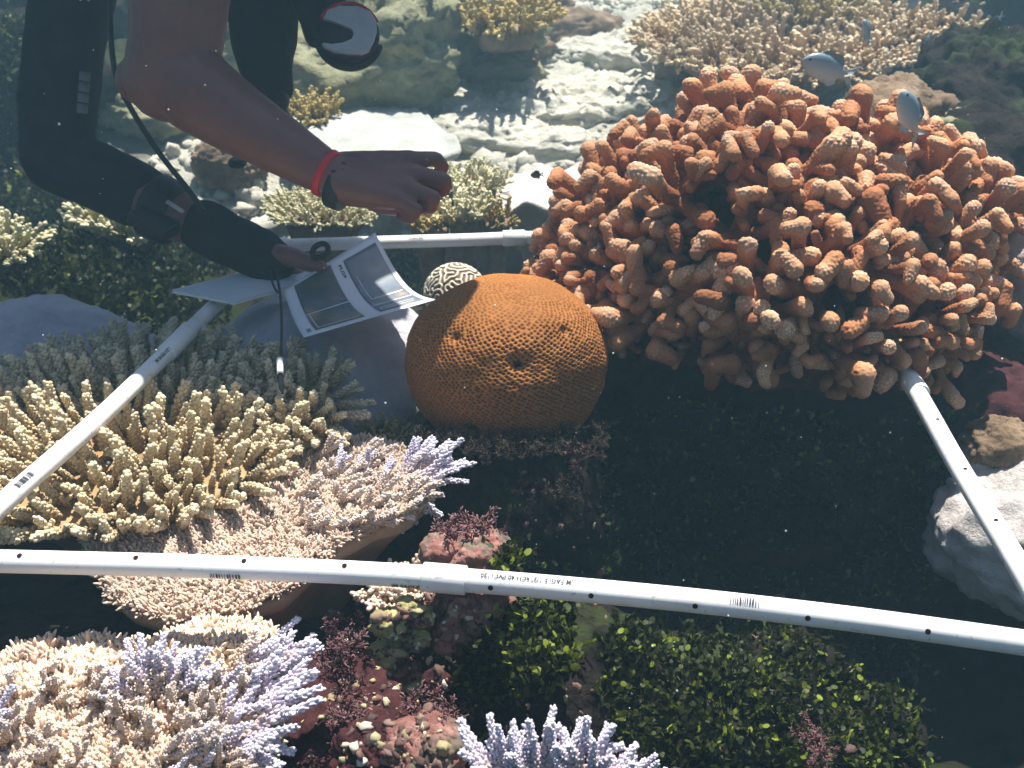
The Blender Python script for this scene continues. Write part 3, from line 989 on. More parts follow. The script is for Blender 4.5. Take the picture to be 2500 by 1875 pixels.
bb = B[i0, j0] * (1 - fu) * (1 - fv) + B[i0 + 1, j0] * fu * (1 - fv) + B[i0, j0 + 1] * (1 - fu) * fv + B[i0 + 1, j0 + 1] * fu * fv
bb = sstep(0.25, 0.75, bb)
BCN = P(1112, 716, 1.66)
mb = MB(); mb.add(BCN + v * (0.047 * np.array((1.0, 1.0, 0.95))) * (1 + 0.05 * bb)[:, None], q, t, tip=bb)
M['brain'] = coral_mat('brain_coral', ((0.0, (0.16, 0.11, 0.07)), (0.5, (0.42, 0.36, 0.27)), (1.0, (0.66, 0.62, 0.50))), 0.1, 20, 600, 0.0004)
br = mb.build('brain_coral', M['brain'])
tag(br, 'small pale brain coral with maze-like ridges peeping out behind the orange dome', 'coral')

# ------------------------------------------------------------------ white and grey massive corals
rock('massive_coral', 'smooth grey-white massive coral in shade, left of the orange dome', 'coral', G(760, 900, -0.10) + (0, 0.06, -0.10), (0.20, 0.22, 0.19), M['grey_white'], 3, 0.12, 1.6, 0.07, 3.5, (110, 70))
rock('massive_coral', 'bluish grey lobed coral at the left edge behind the table coral', 'coral', G(60, 900, -0.12) + (-0.02, 0.06, -0.06), (0.22, 0.15, 0.13), M['grey_white'], 5, 0.12, 1.8, 0.10, 2.6, (110, 70))
rock('massive_coral', 'sunlit white lumpy coral beyond the right-hand pipe', 'coral', G(2470, 1270, -0.10) + (0.18, 0.13, -0.11), (0.20, 0.14, 0.09), M['white'], 7, 0.15, 2.2, 0.18, 3.2, (120, 80))
rock('massive_coral', 'white lumpy coral at the right edge behind the brown branches', 'coral', P(2600, 680, 1.72), (0.15, 0.2, 0.13), M['white'], 9, 0.12, 2.0, 0.12, 2.4, (100, 64))
rock('crust_rock', 'dark pink encrusted rock under the right end of the brown coral', 'rock', P(2440, 985, 1.62), (0.12, 0.12, 0.07), M['maroon'], 13, 0.3, 2.4, 0.1, 5)

# ------------------------------------------------------------------ pale plate corals behind
def flat_plate(label, pts, z, thick, zdrop, seed, mat='plate', slope=None, wave=0.004, dish=0.0):
    poly = polyG(pts, z)
    if slope:
        for p in poly:
            p[2] += slope(p[0], p[1])
    mb = MB(); plate(mb, poly, thick, 0.35, zdrop, seed, 0.010, 12, n=140, wave=wave, dish=dish)
    o = mb.build('plate_coral', M[mat])
    return tag(o, label, 'coral')
flat_plate('wide pale plate coral with a thin rim, beyond the bare hand', [(690, 315), (740, 338), (800, 360), (900, 374), (1000, 380), (1080, 378), (1128, 362), (1110, 335), (1060, 300), (1010, 250), (970, 190), (900, 180), (800, 215), (730, 260)], -0.03, 0.02, 0.2, 61, wave=0.006)
flat_plate('lower pale plate with pinkish scalloped rim, left of the brown coral', [(1195, 472), (1215, 492), (1250, 500), (1300, 506), (1340, 508), (1420, 500), (1440, 440), (1400, 410), (1300, 408), (1230, 425)], -0.10, 0.014, 0.2, 62, 'white', wave=0.008)
flat_plate('small pale shelf coral in front of the flat brown slab', [(1080, 130), (1110, 152), (1160, 158), (1215, 148), (1235, 125), (1180, 115), (1120, 117)], 0.02, 0.03, 0.12, 63)

# ------------------------------------------------------------------ table and finger corals round about
table('table_coral', 'tan table coral with pointed pale fingers, above the brown coral', 'coral', [(1590, 90), (1640, 45), (1760, 15), (1930, 20), (2060, 50), (2160, 90), (2190, 140), (2150, 180), (2020, 200), (1880, 205), (1740, 185), (1640, 150)], 0.10, TAN, M['tan'], 290, 0.100, 14, spread=1.1, thick=0.03, zdrop=0.3, stalk=0.25, lean=(0, -0.12), jitter=0.2, pmat=M['brock'], extra=260)
table('table_coral', 'pale tan table coral behind the other one in the top right', 'coral', [(2080, 55), (2170, 22), (2260, 12), (2340, 30), (2370, 65), (2320, 95), (2200, 100), (2120, 90)], 0.14, TAN, M['tan'], 130, 0.10, 15, spread=1.0, thick=0.03, zdrop=0.4, stalk=0.25, lean=(0.15, -0.1), pmat=M['brock'], extra=100)
table('bushy_coral', 'olive bushy coral at the very top between the tan tables', 'coral', [(1820, 5), (1900, -20), (2050, -25), (2130, 5), (2080, 50), (1950, 55), (1860, 40)], 0.16, OLIVE, M['olive'], 110, 0.11, 16, spread=0.9, thick=0.03, zdrop=0.4)
table('finger_coral', 'cream finger coral lit by sun under the red-banded wrist', 'coral', [(665, 500), (700, 480), (760, 478), (840, 500), (900, 530), (870, 548), (780, 545), (700, 540)], -0.085, CREAM, M['cream'], 120, 0.045, 17, spread=1.0, thick=0.02, zdrop=0.25, lean=(-0.25, -0.2), pmat=M['brock'])
table('finger_coral', 'yellowish finger coral touched by the bare hand', 'coral', [(1050, 440), (1090, 425), (1150, 420), (1220, 440), (1215, 465), (1150, 470), (1085, 470)], -0.07, CREAM, M['cream'], 50, 0.050, 18, spread=0.9, thick=0.02, zdrop=0.2, pmat=M['brock'])
table('finger_coral', 'cream finger coral low beside the knuckles of the bare hand', 'coral', [(1090, 520), (1120, 500), (1165, 500), (1170, 530), (1130, 545), (1095, 545)], -0.05, CREAM, M['cream'], 30, 0.06, 19, spread=0.9, thick=0.02, zdrop=0.25, pmat=M['brock'])
table('finger_coral', 'straggly olive coral behind the rear pipe', 'coral', [(1000, 548), (1050, 525), (1100, 545), (1090, 560), (1020, 566)], -0.06, OLIVE, M['olive'], 26, 0.05, 20, spread=1.0, thick=0.02, zdrop=0.25, pmat=M['brock'])
table('finger_coral', 'small brownish weed-grown coral between finger coral and brown coral', 'coral', [(1170, 535), (1215, 515), (1250, 530), (1240, 550), (1190, 552)], -0.08, OLIVE, M['olive'], 20, 0.05, 24, spread=1.0, thick=0.02, zdrop=0.25, pmat=M['brock'])
table('finger_coral', 'pale finger coral on dark weed below the sleeved elbow', 'coral', [(255, 560), (290, 545), (340, 545), (355, 565), (330, 580), (275, 578)], -0.09, CREAM, M['cream'], 36, 0.10, 25, spread=1.4, thick=0.02, zdrop=0.15, lean=(-0.45, -0.1), pmat=M['brock'])
table('finger_coral', 'pale green finger coral cut by the left edge', 'coral', [(-60, 600), (0, 585), (50, 590), (55, 620), (20, 635), (-50, 635)], -0.07, CREAM, M['cream'], 30, 0.075, 26, spread=1.2, thick=0.02, zdrop=0.15, lean=(0.2, -0.1), pmat=M['brock'])
table('finger_coral', 'yellow finger coral seen between bare arm and hanging gauge', 'coral', [(530, 110), (570, 85), (620, 80), (640, 100), (600, 130), (550, 130)], -0.02, OLIVE, M['olive'], 40, 0.10, 27, spread=0.9, thick=0.03, zdrop=0.2, pmat=M['brock'])
table('bushy_coral', 'far yellow-green bushy coral on a dark rock at the top', 'coral', [(1150, 60), (1190, 30), (1260, 20), (1320, 40), (1310, 70), (1230, 80), (1170, 80)], 0.16, OLIVE, M['olive'], 80, 0.10, 28, spread=0.9, thick=0.05, zdrop=0.05, stalk=0.9, pmat=M['brock'])
table('finger_coral', 'olive bushy coral on the rim of the wide pale plate', 'coral', [(725, 270), (760, 250), (795, 258), (805, 290), (770, 300), (735, 295)], -0.02, OLIVE, M['olive'], 44, 0.07, 29, spread=0.9, thick=0.03, zdrop=0.15, pmat=M['brock'])
table('finger_coral', 'small pinkish finger coral half hidden under the pipe coupling', 'coral', [(910, 1440), (960, 1405), (1030, 1400), (1045, 1440), (1010, 1480), (950, 1495)], -0.13, [x for x in FUZZ], M['beige'], 60, 0.026, 30, spread=0.9, thick=0.02, zdrop=0.12, lean=(-0.2, -0.2))

# ------------------------------------------------------------------ survey quadrat of white pipe
PR = 0.0112
quad = empty('quadrat_frame', G(1230, 900, 0), 'square survey frame of white plastic pipe laid across the corals', 'survey frame')
def path_px(pts, z=0.0, n=24):
    w = np.array([G(x, y, z) for x, y in pts])
    s = np.concatenate(([0], np.cumsum(np.linalg.norm(np.diff(w, axis=0), axis=1))))
    u = np.linspace(0, s[-1], n)
    k = np.stack([np.interp(u, s, w[:, i]) for i in range(3)], 1)
    for _ in range(6):
        k[1:-1] = 0.5 * k[1:-1] + 0.25 * (k[2:] + k[:-2])
    return k
def pipe(pts, name='pipe', r=PR, n=24, z=0.0):
    p = path_px(pts, z) if not isinstance(pts, np.ndarray) else pts
    v, q, t = tube(p, r, n)
    mb = MB(); mb.add(v, q, t)
    o = mb.build(name, M['pvc'], quad)
    return p, o
FR_L = [(-118, 1368), (0, 1370), (450, 1381), (900, 1399), (1070, 1411)]
FR_R = [(1100, 1414), (1300, 1429), (1700, 1466), (2100, 1513), (2500, 1569), (2575, 1580)]
LEFT = [(-120, 1345), (0, 1231), (220, 1045), (427, 842), (560, 712), (640, 622)]
REAR_L = [(668, 600), (925, 592), (1170, 585), (1250, 581)]
REAR_R = [(1262, 580), (1400, 580), (1700, 575), (1975, 570)]
RIGHT = [(1995, 585), (2100, 742), (2244, 959), (2331, 1132), (2420, 1272), (2500, 1395), (2590, 1560)]
pipes = {}
for k, v_ in (('fl', FR_L), ('fr', FR_R), ('l', LEFT), ('rl', REAR_L), ('rr', REAR_R), ('r', RIGHT)):
    pipes[k] = pipe(v_)
def flat_sleeve(a, b_, name='coupling', r=PR * 1.24):
    v, q, t = tube(np.array((a, a + (b_ - a) * 0.02, a + (b_ - a) * 0.98, b_)), (r * 0.96, r, r, r * 0.96), 28)
    mb = MB(); mb.add(v, q, t)
    return mb.build(name, M['pvc'], quad)
flat_sleeve(G(1033, 1408), G(1138, 1417))
flat_sleeve(G(1228, 582), G(1281, 580))
flat_sleeve(G(405, 864), G(462, 806), r=PR * 1.18)
flat_sleeve(G(2205, 905), G(2245, 962), r=PR * 1.18)
flat_sleeve(G(672, 600), G(706, 598), r=PR * 1.15)
for a, c_, b_ in (((-100, 1367), (-136, 1366), (-104, 1330)), ((630, 634), (654, 604), (690, 599)), ((1960, 571), (1990, 570), (2006, 600)), ((2550, 1577), (2596, 1584), (2580, 1545))):
    A_, B_, D_ = G(*a), G(*c_), G(*b_)
    s = np.linspace(0, 1, 9)[:, None]
    v, q, t = tube((1 - s) ** 2 * A_ + 2 * s * (1 - s) * B_ + s ** 2 * D_, PR * 1.25, 20)
    mb = MB(); mb.add(v, q, t); mb.build('elbow', M['pvc'], quad)

def pipe_frame(path, px):
    """Frame on a pipe where its axis shows at picture column px."""
    rel = path - CAM
    yc = rel[:, 1] * ST * 0 + (rel[:, 2] * CT + rel[:, 1] * ST)
    dz = rel[:, 1] * CT - rel[:, 2] * ST
    cx = 1250 + F * rel[:, 0] / dz
    o_ = np.argsort(cx)
    c = np.array([np.interp(px, cx[o_], path[o_, i]) for i in range(3)])
    a = path[o_][-1] - path[o_][0]
    i = np.searchsorted(cx[o_], px); i = min(max(i, 1), len(path) - 1)
    a = norm(path[o_][i] - path[o_][i - 1])
    n1 = CAM - c; n1 = norm(n1 - a * np.dot(n1, a))
    n2 = np.cross(n1, a)
    return c, a, n1, n2

def wrap(pts2, path, px, sinp, r=PR + 0.0009, flip=False):
    c, a, n1, n2 = pipe_frame(path, px)
    s = -1.0 if flip else 1.0
    f0 = math.asin(sinp)
    x = pts2[:, 0] * s
    f = f0 + pts2[:, 1] * s / PR
    w_ = (path - c) @ a
    o_ = np.argsort(w_)
    cc = np.stack([np.interp(x, w_[o_], path[o_, i]) for i in range(3)], 1)
    return cc + r * (np.cos(f)[:, None] * n1 + np.sin(f)[:, None] * n2)

def text_mesh(body, size):
    cu = bpy.data.curves.new('t', 'FONT')
    cu.body = body
    cu.size = size
    cu.resolution_u = 3
    cu.offset = 0.025 * size
    cu.align_x = 'CENTER'
    o = bpy.data.objects.new('t', cu)
    C.objects.link(o)
    dg = bpy.context.evaluated_depsgraph_get()
    me = bpy.data.meshes.new_from_object(o.evaluated_get(dg))
    co = np.zeros(len(me.vertices) * 3, np.float32); me.vertices.foreach_get('co', co)
    me.calc_loop_triangles()
    tr = np.zeros(len(me.loop_triangles) * 3, np.int32); me.loop_triangles.foreach_get('vertices', tr)
    bpy.data.objects.remove(o); bpy.data.curves.remove(cu); bpy.data.meshes.remove(me)
    return co.reshape(-1, 3)[:, :2].astype(float), tr.reshape(-1, 3)

def pipe_text(body, key, px, sinp, size, flip, sx=1.0):
    p2, tr = text_mesh(body, size)
    p2 = p2 * (sx, 1)
    p2[:, 1] -= p2[:, 1].mean()
    mb = MB(); mb.add(wrap(p2, pipes[key][0], px, sinp, flip=flip), None, tr)
    mb.build('printed_text', M['ink'], pipes[key][1], smooth=False)

def barcode(key, px, sinp, w, h, seed):
    rng = random.Random(seed)
    mb = MB()
    x = -w / 2
    while x < w / 2:
        b_ = rng.choice((0.0007, 0.0011, 0.0017))
        y = np.linspace(-h / 2, h / 2, 5)
        p2 = np.concatenate((np.stack((np.full(5, x), y), 1), np.stack((np.full(5, x + b_), y), 1)))
        mb.add(wrap(p2, pipes[key][0], px, sinp), [(i, i + 5, i + 6, i + 1) for i in range(4)])
        x += b_ + rng.choice((0.0008, 0.0011, 0.0017))
    mb.build('barcode', M['ink'], pipes[key][1], smooth=False)

pipe_text('JM EAGLE 1/2" SCH 40 PVC1120', 'fr', 1287, 0.52, 0.0056, True, 1.12)
pipe_text('JM EAGLE', 'fl', 995, -0.86, 0.0058, False, 1.1)
pipe_text('JM EAGLE 1/2" SCH 40', 'l', 395, 0.15, 0.0062, False, 1.05)
barcode('fr', 1818, 0.42, 0.027, 0.006, 1)
barcode('fl', 558, -0.74, 0.029, 0.0055, 2)
barcode('l', 52, 0.35, 0.032, 0.007, 3)
barcode('rl', 1017, 0.55, 0.024, 0.005, 4)
def hole(key, px, sinp, r=0.0025):  # dark disc on the pipe wall paints the shade inside a bore
    a = np.linspace(0, 2 * math.pi, 14, endpoint=False)
    p2 = np.concatenate(([[0, 0]], np.stack((np.cos(a) * r, np.sin(a) * r), 1)))
    mb = MB()
    v = wrap(p2, pipes[key][0], px, sinp, PR + 0.0005)
    mb.add(v, None, [(0, k + 1, (k + 1) % 14 + 1) for k in range(14)])
    mb.build('hole_shade_disc', M['hole'], pipes[key][1])
for px, sn in ((58, 0.52), (339, 0.58), (601, 0.6), (845, 0.55)):
    hole('fl', px, sn)
for px, sn in ((1202, -0.45), (1445, -0.40), (1697, -0.42), (1970, -0.35), (2260, -0.18)):
    hole('fr', px, sn)
for px, sn in ((2287, 0.5), (2356, 0.45), (2433, 0.4)):
    hole('r', px, sn, 0.0022)

# ------------------------------------------------------------------ the diver (seen from the elbows down)
SR, SL = P(470, -420, 1.38), P(250, -380, 1.74)
CH = np.array((-0.36, 1.74, 0.70))                 # chest
NECK = np.array((-0.20, 1.57, 0.70))
HEAD = NECK + (0.10, -0.03, 0.0)  # unseen head, set where its shadow covers the bare hand
HIP = np.array((-0.86, 1.78, 0.84))
ER, WR = P(412, 190, 1.42), P(800, 424, 1.40)
EL, WL = P(140, 385, 1.70), P(560, 585, 1.66)
mb = MB()
chain(mb, [SR, P(442, -60, 1.40), P(430, 110, 1.41), ER], [0.075, 0.066, 0.060, 0.058], 16)
chain(mb, [ER, P(345, 195, 1.43)], [0.055, 0.034], 14)
chain(mb, [P(420, 170, 1.42), P(492, 232, 1.41), P(572, 285, 1.41), P(680, 352, 1.40), WR], [0.060, 0.055, 0.048, 0.039, 0.0295], 16)
chain(mb, [SL, P(170, 60, 1.70), EL], [0.068, 0.054, 0.046], 16)
chain(mb, [EL, P(260, 440, 1.69), P(400, 510, 1.67), WL], [0.047, 0.048, 0.042, 0.031], 16)
# torso, head, legs: out of view, placed for the shadow they cast
chain(mb, [SR, CH, SL], [0.085, 0.12, 0.085], 16)
for o_ in (-0.07, 0.07):
    chain(mb, [CH + (0, o_, 0), CH * 0.5 + HIP * 0.5 + (0, o_, 0), HIP + (0, o_, 0)], [0.13, 0.115, 0.115], 16)
    chain(mb, [HIP + (0, o_, 0), HIP + (-0.42, o_ * 1.6, -0.02), HIP + (-0.80, o_ * 1.6, 0.06), HIP + (-0.92, o_ * 1.6, 0.02)], [0.095, 0.065, 0.045, 0.04], 14)
chain(mb, [CH, NECK, HEAD], [0.10, 0.075, 0.085], 14)
chain(mb, [HEAD, HEAD + (0.05, 0, -0.03)], [0.098, 0.08], 16)
chain(mb, [HEAD + (0.09, 0, -0.075), HEAD + (0.10, 0, -0.10)], [0.016, 0.012], 8)
# right hand: palm and a loosely closed set of fingers
KN = [P(1000, 390, 1.435), P(1012, 423, 1.414), P(998, 457, 1.398), P(964, 487, 1.388)]
for k_, (kn, bs) in enumerate(zip(KN, [P(838, 410, 1.42), P(838, 424, 1.405), P(838, 438, 1.395), P(838, 452, 1.39)])):
    chain(mb, [WR, bs, kn], [0.024, 0.0225, 0.0135], 10)
chain(mb, [P(880, 430, 1.42), P(960, 442, 1.43)], [0.030, 0.022], 12)
chain(mb, [P(860, 455, 1.41), P(950, 478, 1.42)], [0.027, 0.020], 12)
FING = [[(1064, 388, 1.452), (1082, 408, 1.466), (1066, 426, 1.472)],
        [(1084, 440, 1.416), (1084, 464, 1.428), (1056, 474, 1.436)],
        [(1058, 482, 1.394), (1052, 506, 1.406), (1022, 510, 1.416)],
        [(1018, 512, 1.382), (1004, 532, 1.394), (978, 528, 1.404)]]
chain(mb, [P(1000, 430, 1.430), P(1052, 446, 1.446), P(1030, 480, 1.432)], [0.014, 0.013, 0.013], 10)
for kn, fs, r0 in zip(KN, FING, (0.0106, 0.0108, 0.0103, 0.0093)):
    chain(mb, [kn] + [P(*f) for f in fs], [r0 * 1.1, r0 * 0.98, r0 * 0.90, r0 * 0.78], 10)
chain(mb, [P(870, 468, 1.43), P(930, 500, 1.45), P(990, 512, 1.462), P(1036, 500, 1.465)], [0.016, 0.0135, 0.0115, 0.009], 10)
# left hand: thumb on the slate, fingers beneath it
chain(mb, [WL, P(620, 612, 1.655), P(672, 634, 1.645)], [0.030, 0.034, 0.026], 14)
chain(mb, [P(660, 622, 1.64), P(715, 628, 1.625), P(758, 642, 1.615), P(786, 652, 1.61)], [0.020, 0.0155, 0.0125, 0.0095], 12)
for dx, dy in ((0, 0), (-14, 10), (-28, 18), (-40, 24)):
    chain(mb, [P(660 + dx * .6, 640 + dy * .5, 1.66), P(712 + dx, 664 + dy, 1.66), P(745 + dx, 676 + dy, 1.665)], [0.0135, 0.011, 0.009], 10)
co, no, q, t = remesh(mb, 0.0038, 3, 0.5)
co = co + no * (0.0012 * fbm(co, 40, 3, 2))[:, None]
mb = MB(); mb.add(co, q, t)
person = mb.build('person', M['skin'])
tag(person, 'diver leaning in with one bare arm and one black sleeved arm', 'person')
def clothing(name, parts, mat, voxel=0.006, label=None):
    mb = MB()
    for pts, rs in parts:
        chain(mb, pts, rs, 16)
    co, no, q, t = remesh(mb, voxel, 4, 0.5)
    co = co + no * (0.003 * fbm(co, 26, 3, 7))[:, None]
    mb = MB(); mb.add(co, q, t)
    o = mb.build(name, mat, person)
    if label:
        o['label'] = label
    return o
clothing('sleeve', [([SL, P(165, 60, 1.70), P(142, 250, 1.70), EL, P(215, 420, 1.69), P(335, 476, 1.680)], [0.074, 0.062, 0.060, 0.056, 0.053, 0.051])], M['neoprene'])
clothing('glove', [([P(500, 552, 1.662), P(560, 585, 1.66), P(630, 618, 1.652), P(676, 640, 1.645)], [0.042, 0.041, 0.041, 0.030]),
                   ([P(640, 650, 1.65), P(664, 666, 1.645)], [0.028, 0.020])], M['neoprene'])
ws = []
for o_ in (-0.07, 0.07):
    ws.append(([CH + (0.14, o_ * 1.7, 0.02), CH * 0.5 + HIP * 0.5 + (0, o_ * 1.9 + 0.03, 0), HIP + (0, o_ * 1.2, 0), HIP + (-0.42, o_ * 1.6, -0.02)], [0.155, 0.145, 0.13, 0.075]))  # unseen torso widened past the body to shade arms and slate
ws.append(([SR + (0, 0, 0.03), CH, SL], [0.088, 0.13, 0.09]))
clothing('shading_wetsuit', ws, M['neoprene'], 0.012)
def ring(a, b_, r0, r1, mat, name, parent=person, n=22):
    v, q, t = tube(np.array((a, a * 0.92 + b_ * 0.08, a * 0.5 + b_ * 0.5, b_ * 0.92 + a * 0.08, b_)), (r0 * 0.95, r0, (r0 + r1) / 2, r1, r1 * 0.95), n)
    mb = MB(); mb.add(v, q, t)
    return mb.build(name, mat, parent)
ring(P(791, 420, 1.402), P(808, 429, 1.401), 0.0326, 0.0318, M['red'], 'wrist_band')
ring(P(818, 446, 1.405), P(850, 462, 1.402), 0.0335, 0.0315, M['rubber'], 'watch_strap')
ring(P(372, 500, 1.672), P(430, 528, 1.668), 0.053, 0.050, M['rubber'], 'forearm_strap')
ax = norm(P(430, 528, 1.668) - P(372, 500, 1.672))
v, q, t = tube(np.array((P(408, 492, 1.62), P(448, 518, 1.618))), 0.0035, 10)
mb = MB(); mb.add(v, q, t); mb.build('buckle', M['brass'], person)
# wrist computer on the strap
mb = MB()
R = np.stack((ax, norm(np.cross((0, 0, 1), ax)), norm(np.cross(ax, norm(np.cross((0, 0, 1), ax))))), 1)
v, q = box(P(375, 545, 1.615), 0.034, 0.020, 0.012, R)
mb.add(v, q); o = mb.build('wrist_computer', M['rubber'], person, smooth=False)
bm = o.modifiers.new('bevel', 'BEVEL'); bm.width = 0.006; bm.segments = 3
# reflective patch on the sleeve: four small panels one below another
for k in range(4):
    c_ = P(207 - k * 2, 187 + k * 26, 1.632)
    a_ = norm(P(196, 300, 1.632) - P(205, 180, 1.632))
    r_ = norm(np.cross(a_, CAM - c_))
    mb = MB()
    pts = np.array([c_ + r_ * sx * 0.008 + a_ * sy * 0.0072 - norm(CAM - c_) * (0.004 * sx * sx * 0) for sx in (-1, 0, 1) for sy in (-1, 1)])
    pts = np.concatenate((pts, pts - norm(CAM - c_) * 0.002))
    mb.add(pts, [(0, 1, 3, 2), (2, 3, 5, 4), (6, 8, 9, 7), (8, 10, 11, 9), (0, 2, 8, 6), (2, 4, 10, 8), (1, 7, 9, 3), (3, 9, 11, 5), (0, 6, 7, 1), (4, 5, 11, 10)])
    mb.build('sleeve_patch', M['patch'], person)

# cord hanging along the sleeved arm
def cord(name, label, cat, pts, r, mat):
    w = np.array([P(*p_) for p_ in pts])
    k = np.linspace(0, len(w) - 1, 40)
    k = np.stack([np.interp(k, np.arange(len(w)), w[:, i]) for i in range(3)], 1)
    for _ in range(10):
        k[1:-1] = 0.5 * k[1:-1] + 0.25 * (k[2:] + k[:-2])
    v, q, t = tube(k, r, 10)
    mb = MB(); mb.add(v, q, t)
    o = mb.build(name, mat)
    return tag(o, label, cat)
cord('lanyard', 'thin black lanyard running from the upper arm to the strapped wrist', 'cord', [(272, -80, 1.56), (268, 60, 1.55), (278, 190, 1.55), (330, 285, 1.56), (395, 385, 1.58), (455, 455, 1.60), (500, 520, 1.61)], 0.0042, M['rubber'])

# hanging regulator and gauge
reg = empty('scuba_regulator', P(850, 80, 1.5), 'black regulator with a pale grey cover and red rim hanging at the top', 'regulator')
rc = P(852, 82, 1.5)
zz_ = norm(CAM - rc + np.array((0.10, 0.1, 0.95))); xx_ = norm(np.cross((0, 1, 0), zz_)); xx_ = norm(np.array((1, 0, 0)) - zz_ * zz_[0]); yy_ = np.cross(zz_, xx_)
RR = np.stack((xx_, yy_, zz_), 1)
def lathe(prof, n=40, a0=0.0, a1=2 * math.pi):
    full = abs(a1 - a0 - 2 * math.pi) < 1e-6
    a = np.linspace(a0, a1, n, endpoint=not full)
    pr = np.asarray(prof, float)
    v = np.stack((pr[:, 0, None] * np.cos(a), pr[:, 0, None] * np.sin(a), np.broadcast_to(pr[:, 1, None], (len(pr), n))), -1).reshape(-1, 3)
    m_ = n if full else n - 1
    i = np.arange(len(pr) - 1)[:, None] * n; j = np.arange(m_)[None]; j2 = (j + 1) % n
    return v, np.stack((i + j, i + j2, i + n + j2, i + n + j), -1).reshape(-1, 4)
def put(name, v, q, mat, t=None, parent=reg, smooth=True):
    mb = MB(); mb.add(v @ RR.T + rc, q, t); return mb.build(name, mat, parent, smooth)
v, q = lathe([(0.001, -0.05), (0.022, -0.05), (0.034, -0.032), (0.041, -0.012), (0.0425, 0.002), (0.040, 0.008), (0.001, 0.009)])
put('housing', v, q, M['rubber'])
v, q = lathe([(0.0385, 0.006), (0.0425, 0.004), (0.0440, 0.008), (0.0425, 0.012), (0.0385, 0.011)], 30, math.radians(25), math.radians(160))
put('red_rim', v, q, M['red'])
# pale cover in the shape of a waisted fan: a broad top, a narrow neck and a curved foot
fan = [(-.036, .012), (-.030, .026), (-.015, .034), (.010, .036), (.028, .030), (.037, .015), (.038, .0), (.034, -.016), (.028, -.030), (.018, -.036), (.0, -.0375), (-.018, -.036), (-.033, -.030), (-.036, -.026), (-.024, -.027), (-.008, -.023), (.004, -.016), (.007, -.006), (.003, .000), (-.012, .006), (-.027, .010)]
f2 = np.array(fan)
n_f = len(f2)
fz = lambda p_: 0.011 + 0.006 * (1 - (p_[:, 0] ** 2 + p_[:, 1] ** 2) / 0.0017)
def slab2(f2, z0, z1):
    k = len(f2)
    c_ = f2.mean(0)
    v = np.concatenate((np.c_[f2 * 1.0, np.full(k, z0)], np.c_[f2, np.full(k, z1 - 0.0012)], np.c_[c_ + (f2 - c_) * 0.96, np.full(k, z1)]))
    q = [(i, (i + 1) % k, k + (i + 1) % k, k + i) for i in range(k)] + [(k + i, k + (i + 1) % k, 2 * k + (i + 1) % k, 2 * k + i) for i in range(k)]
    from mathutils.geometry import tessellate_polygon
    t = [tuple(2 * k + i for i in tr) for tr in tessellate_polygon([[Vector((x, y, 0)) for x, y in f2]])]
    return v, q, t
v, q, t = slab2(f2, 0.007, 0.014)
put('cover', v, q, M['grey_plastic'], t, smooth=False)
v, q = lathe([(0.029, -0.030), (0.047, -0.020), (0.0485, -0.014), (0.047, -0.008), (0.040, -0.008)], 40, math.radians(190), math.radians(350))
put('exhaust_tee', v, q, M['rubber'])
gau = empty('gauge_console', P(650, 120, 1.6), 'black gauge console hanging from its hose beside the bare elbow', 'gauge')
mb = MB()
chain(mb, [P(640, -160, 1.64), P(638, -20, 1.62), P(645, 120, 1.61), P(655, 205, 1.60)], [0.058, 0.056, 0.047, 0.036], 18)
co, no, q, t = remesh(mb, 0.005, 3)
co = co + no * (0.004 * fbm(co, 22, 3, 3))[:, None]
mb = MB(); mb.add(co, q, t); mb.build('pouch', M['neoprene'], gau)
for px, py, r_ in ((662, 232, 0.026), (684, 286, 0.017)):
    mb = MB(); v, q, t = capsule(P(px - 8, py - 8, 1.60), P(px + 6, py + 12, 1.595), r_, r_ * 0.9, 18); mb.add(v, q, t); mb.build('gauge_head', M['rubber'], gau)
mb = MB(); v, q, t = capsule(P(740, -120, 1.6), P(790, 40, 1.55), 0.05, 0.035, 18); mb.add(v, q, t); mb.build('strap_pad', M['neoprene'], gau)
cord('hose', 'black low pressure hose leading up from the regulator', 'hose', [(820, 90, 1.55), (760, 110, 1.56), (735, 20, 1.58), (740, -120, 1.6)], 0.007, M['rubber'])
fin = rock('fin_tip', 'small black rounded fin tip showing under the bare forearm', 'fin', P(580, 396, 1.85), (0.016, 0.02, 0.010), M['rubber'], 3, 0.05, 1.5, res=(24, 16))

# ------------------------------------------------------------------ slate, photo sheet, pencil
def thick_poly(name, pts, th, mat, parent=None, bev=0.0):
    pts = np.asarray(pts, float); k = len(pts)
    n_ = norm(np.cross(pts[1] - pts[0], pts[2] - pts[0]))
    if n_[2] < 0:
        n_ = -n_
    v = np.concatenate((pts, pts - n_ * th))
    mb = MB()
    mb.add(v, [(i, (i + 1) % k, k + (i + 1) % k, k + i) for i in range(k)], [(0, i, i + 1) for i in range(1, k - 1)] + [(k, k + i + 1, k + i) for i in range(1, k - 1)])
    o = mb.build(name, mat, parent, smooth=False)
    if bev:
        m_ = o.modifiers.new('bevel', 'BEVEL'); m_.width = bev; m_.segments = 2
    return o
sl = thick_poly('writing_slate', [G(421, 709, 0.024), G(571, 737, 0.022), G(800, 671, 0.028), G(655, 650, 0.030)], 0.004, M['slate'], None, 0.0012)
tag(sl, 'blank white plastic writing slate held flat in the gloved hand', 'slate')

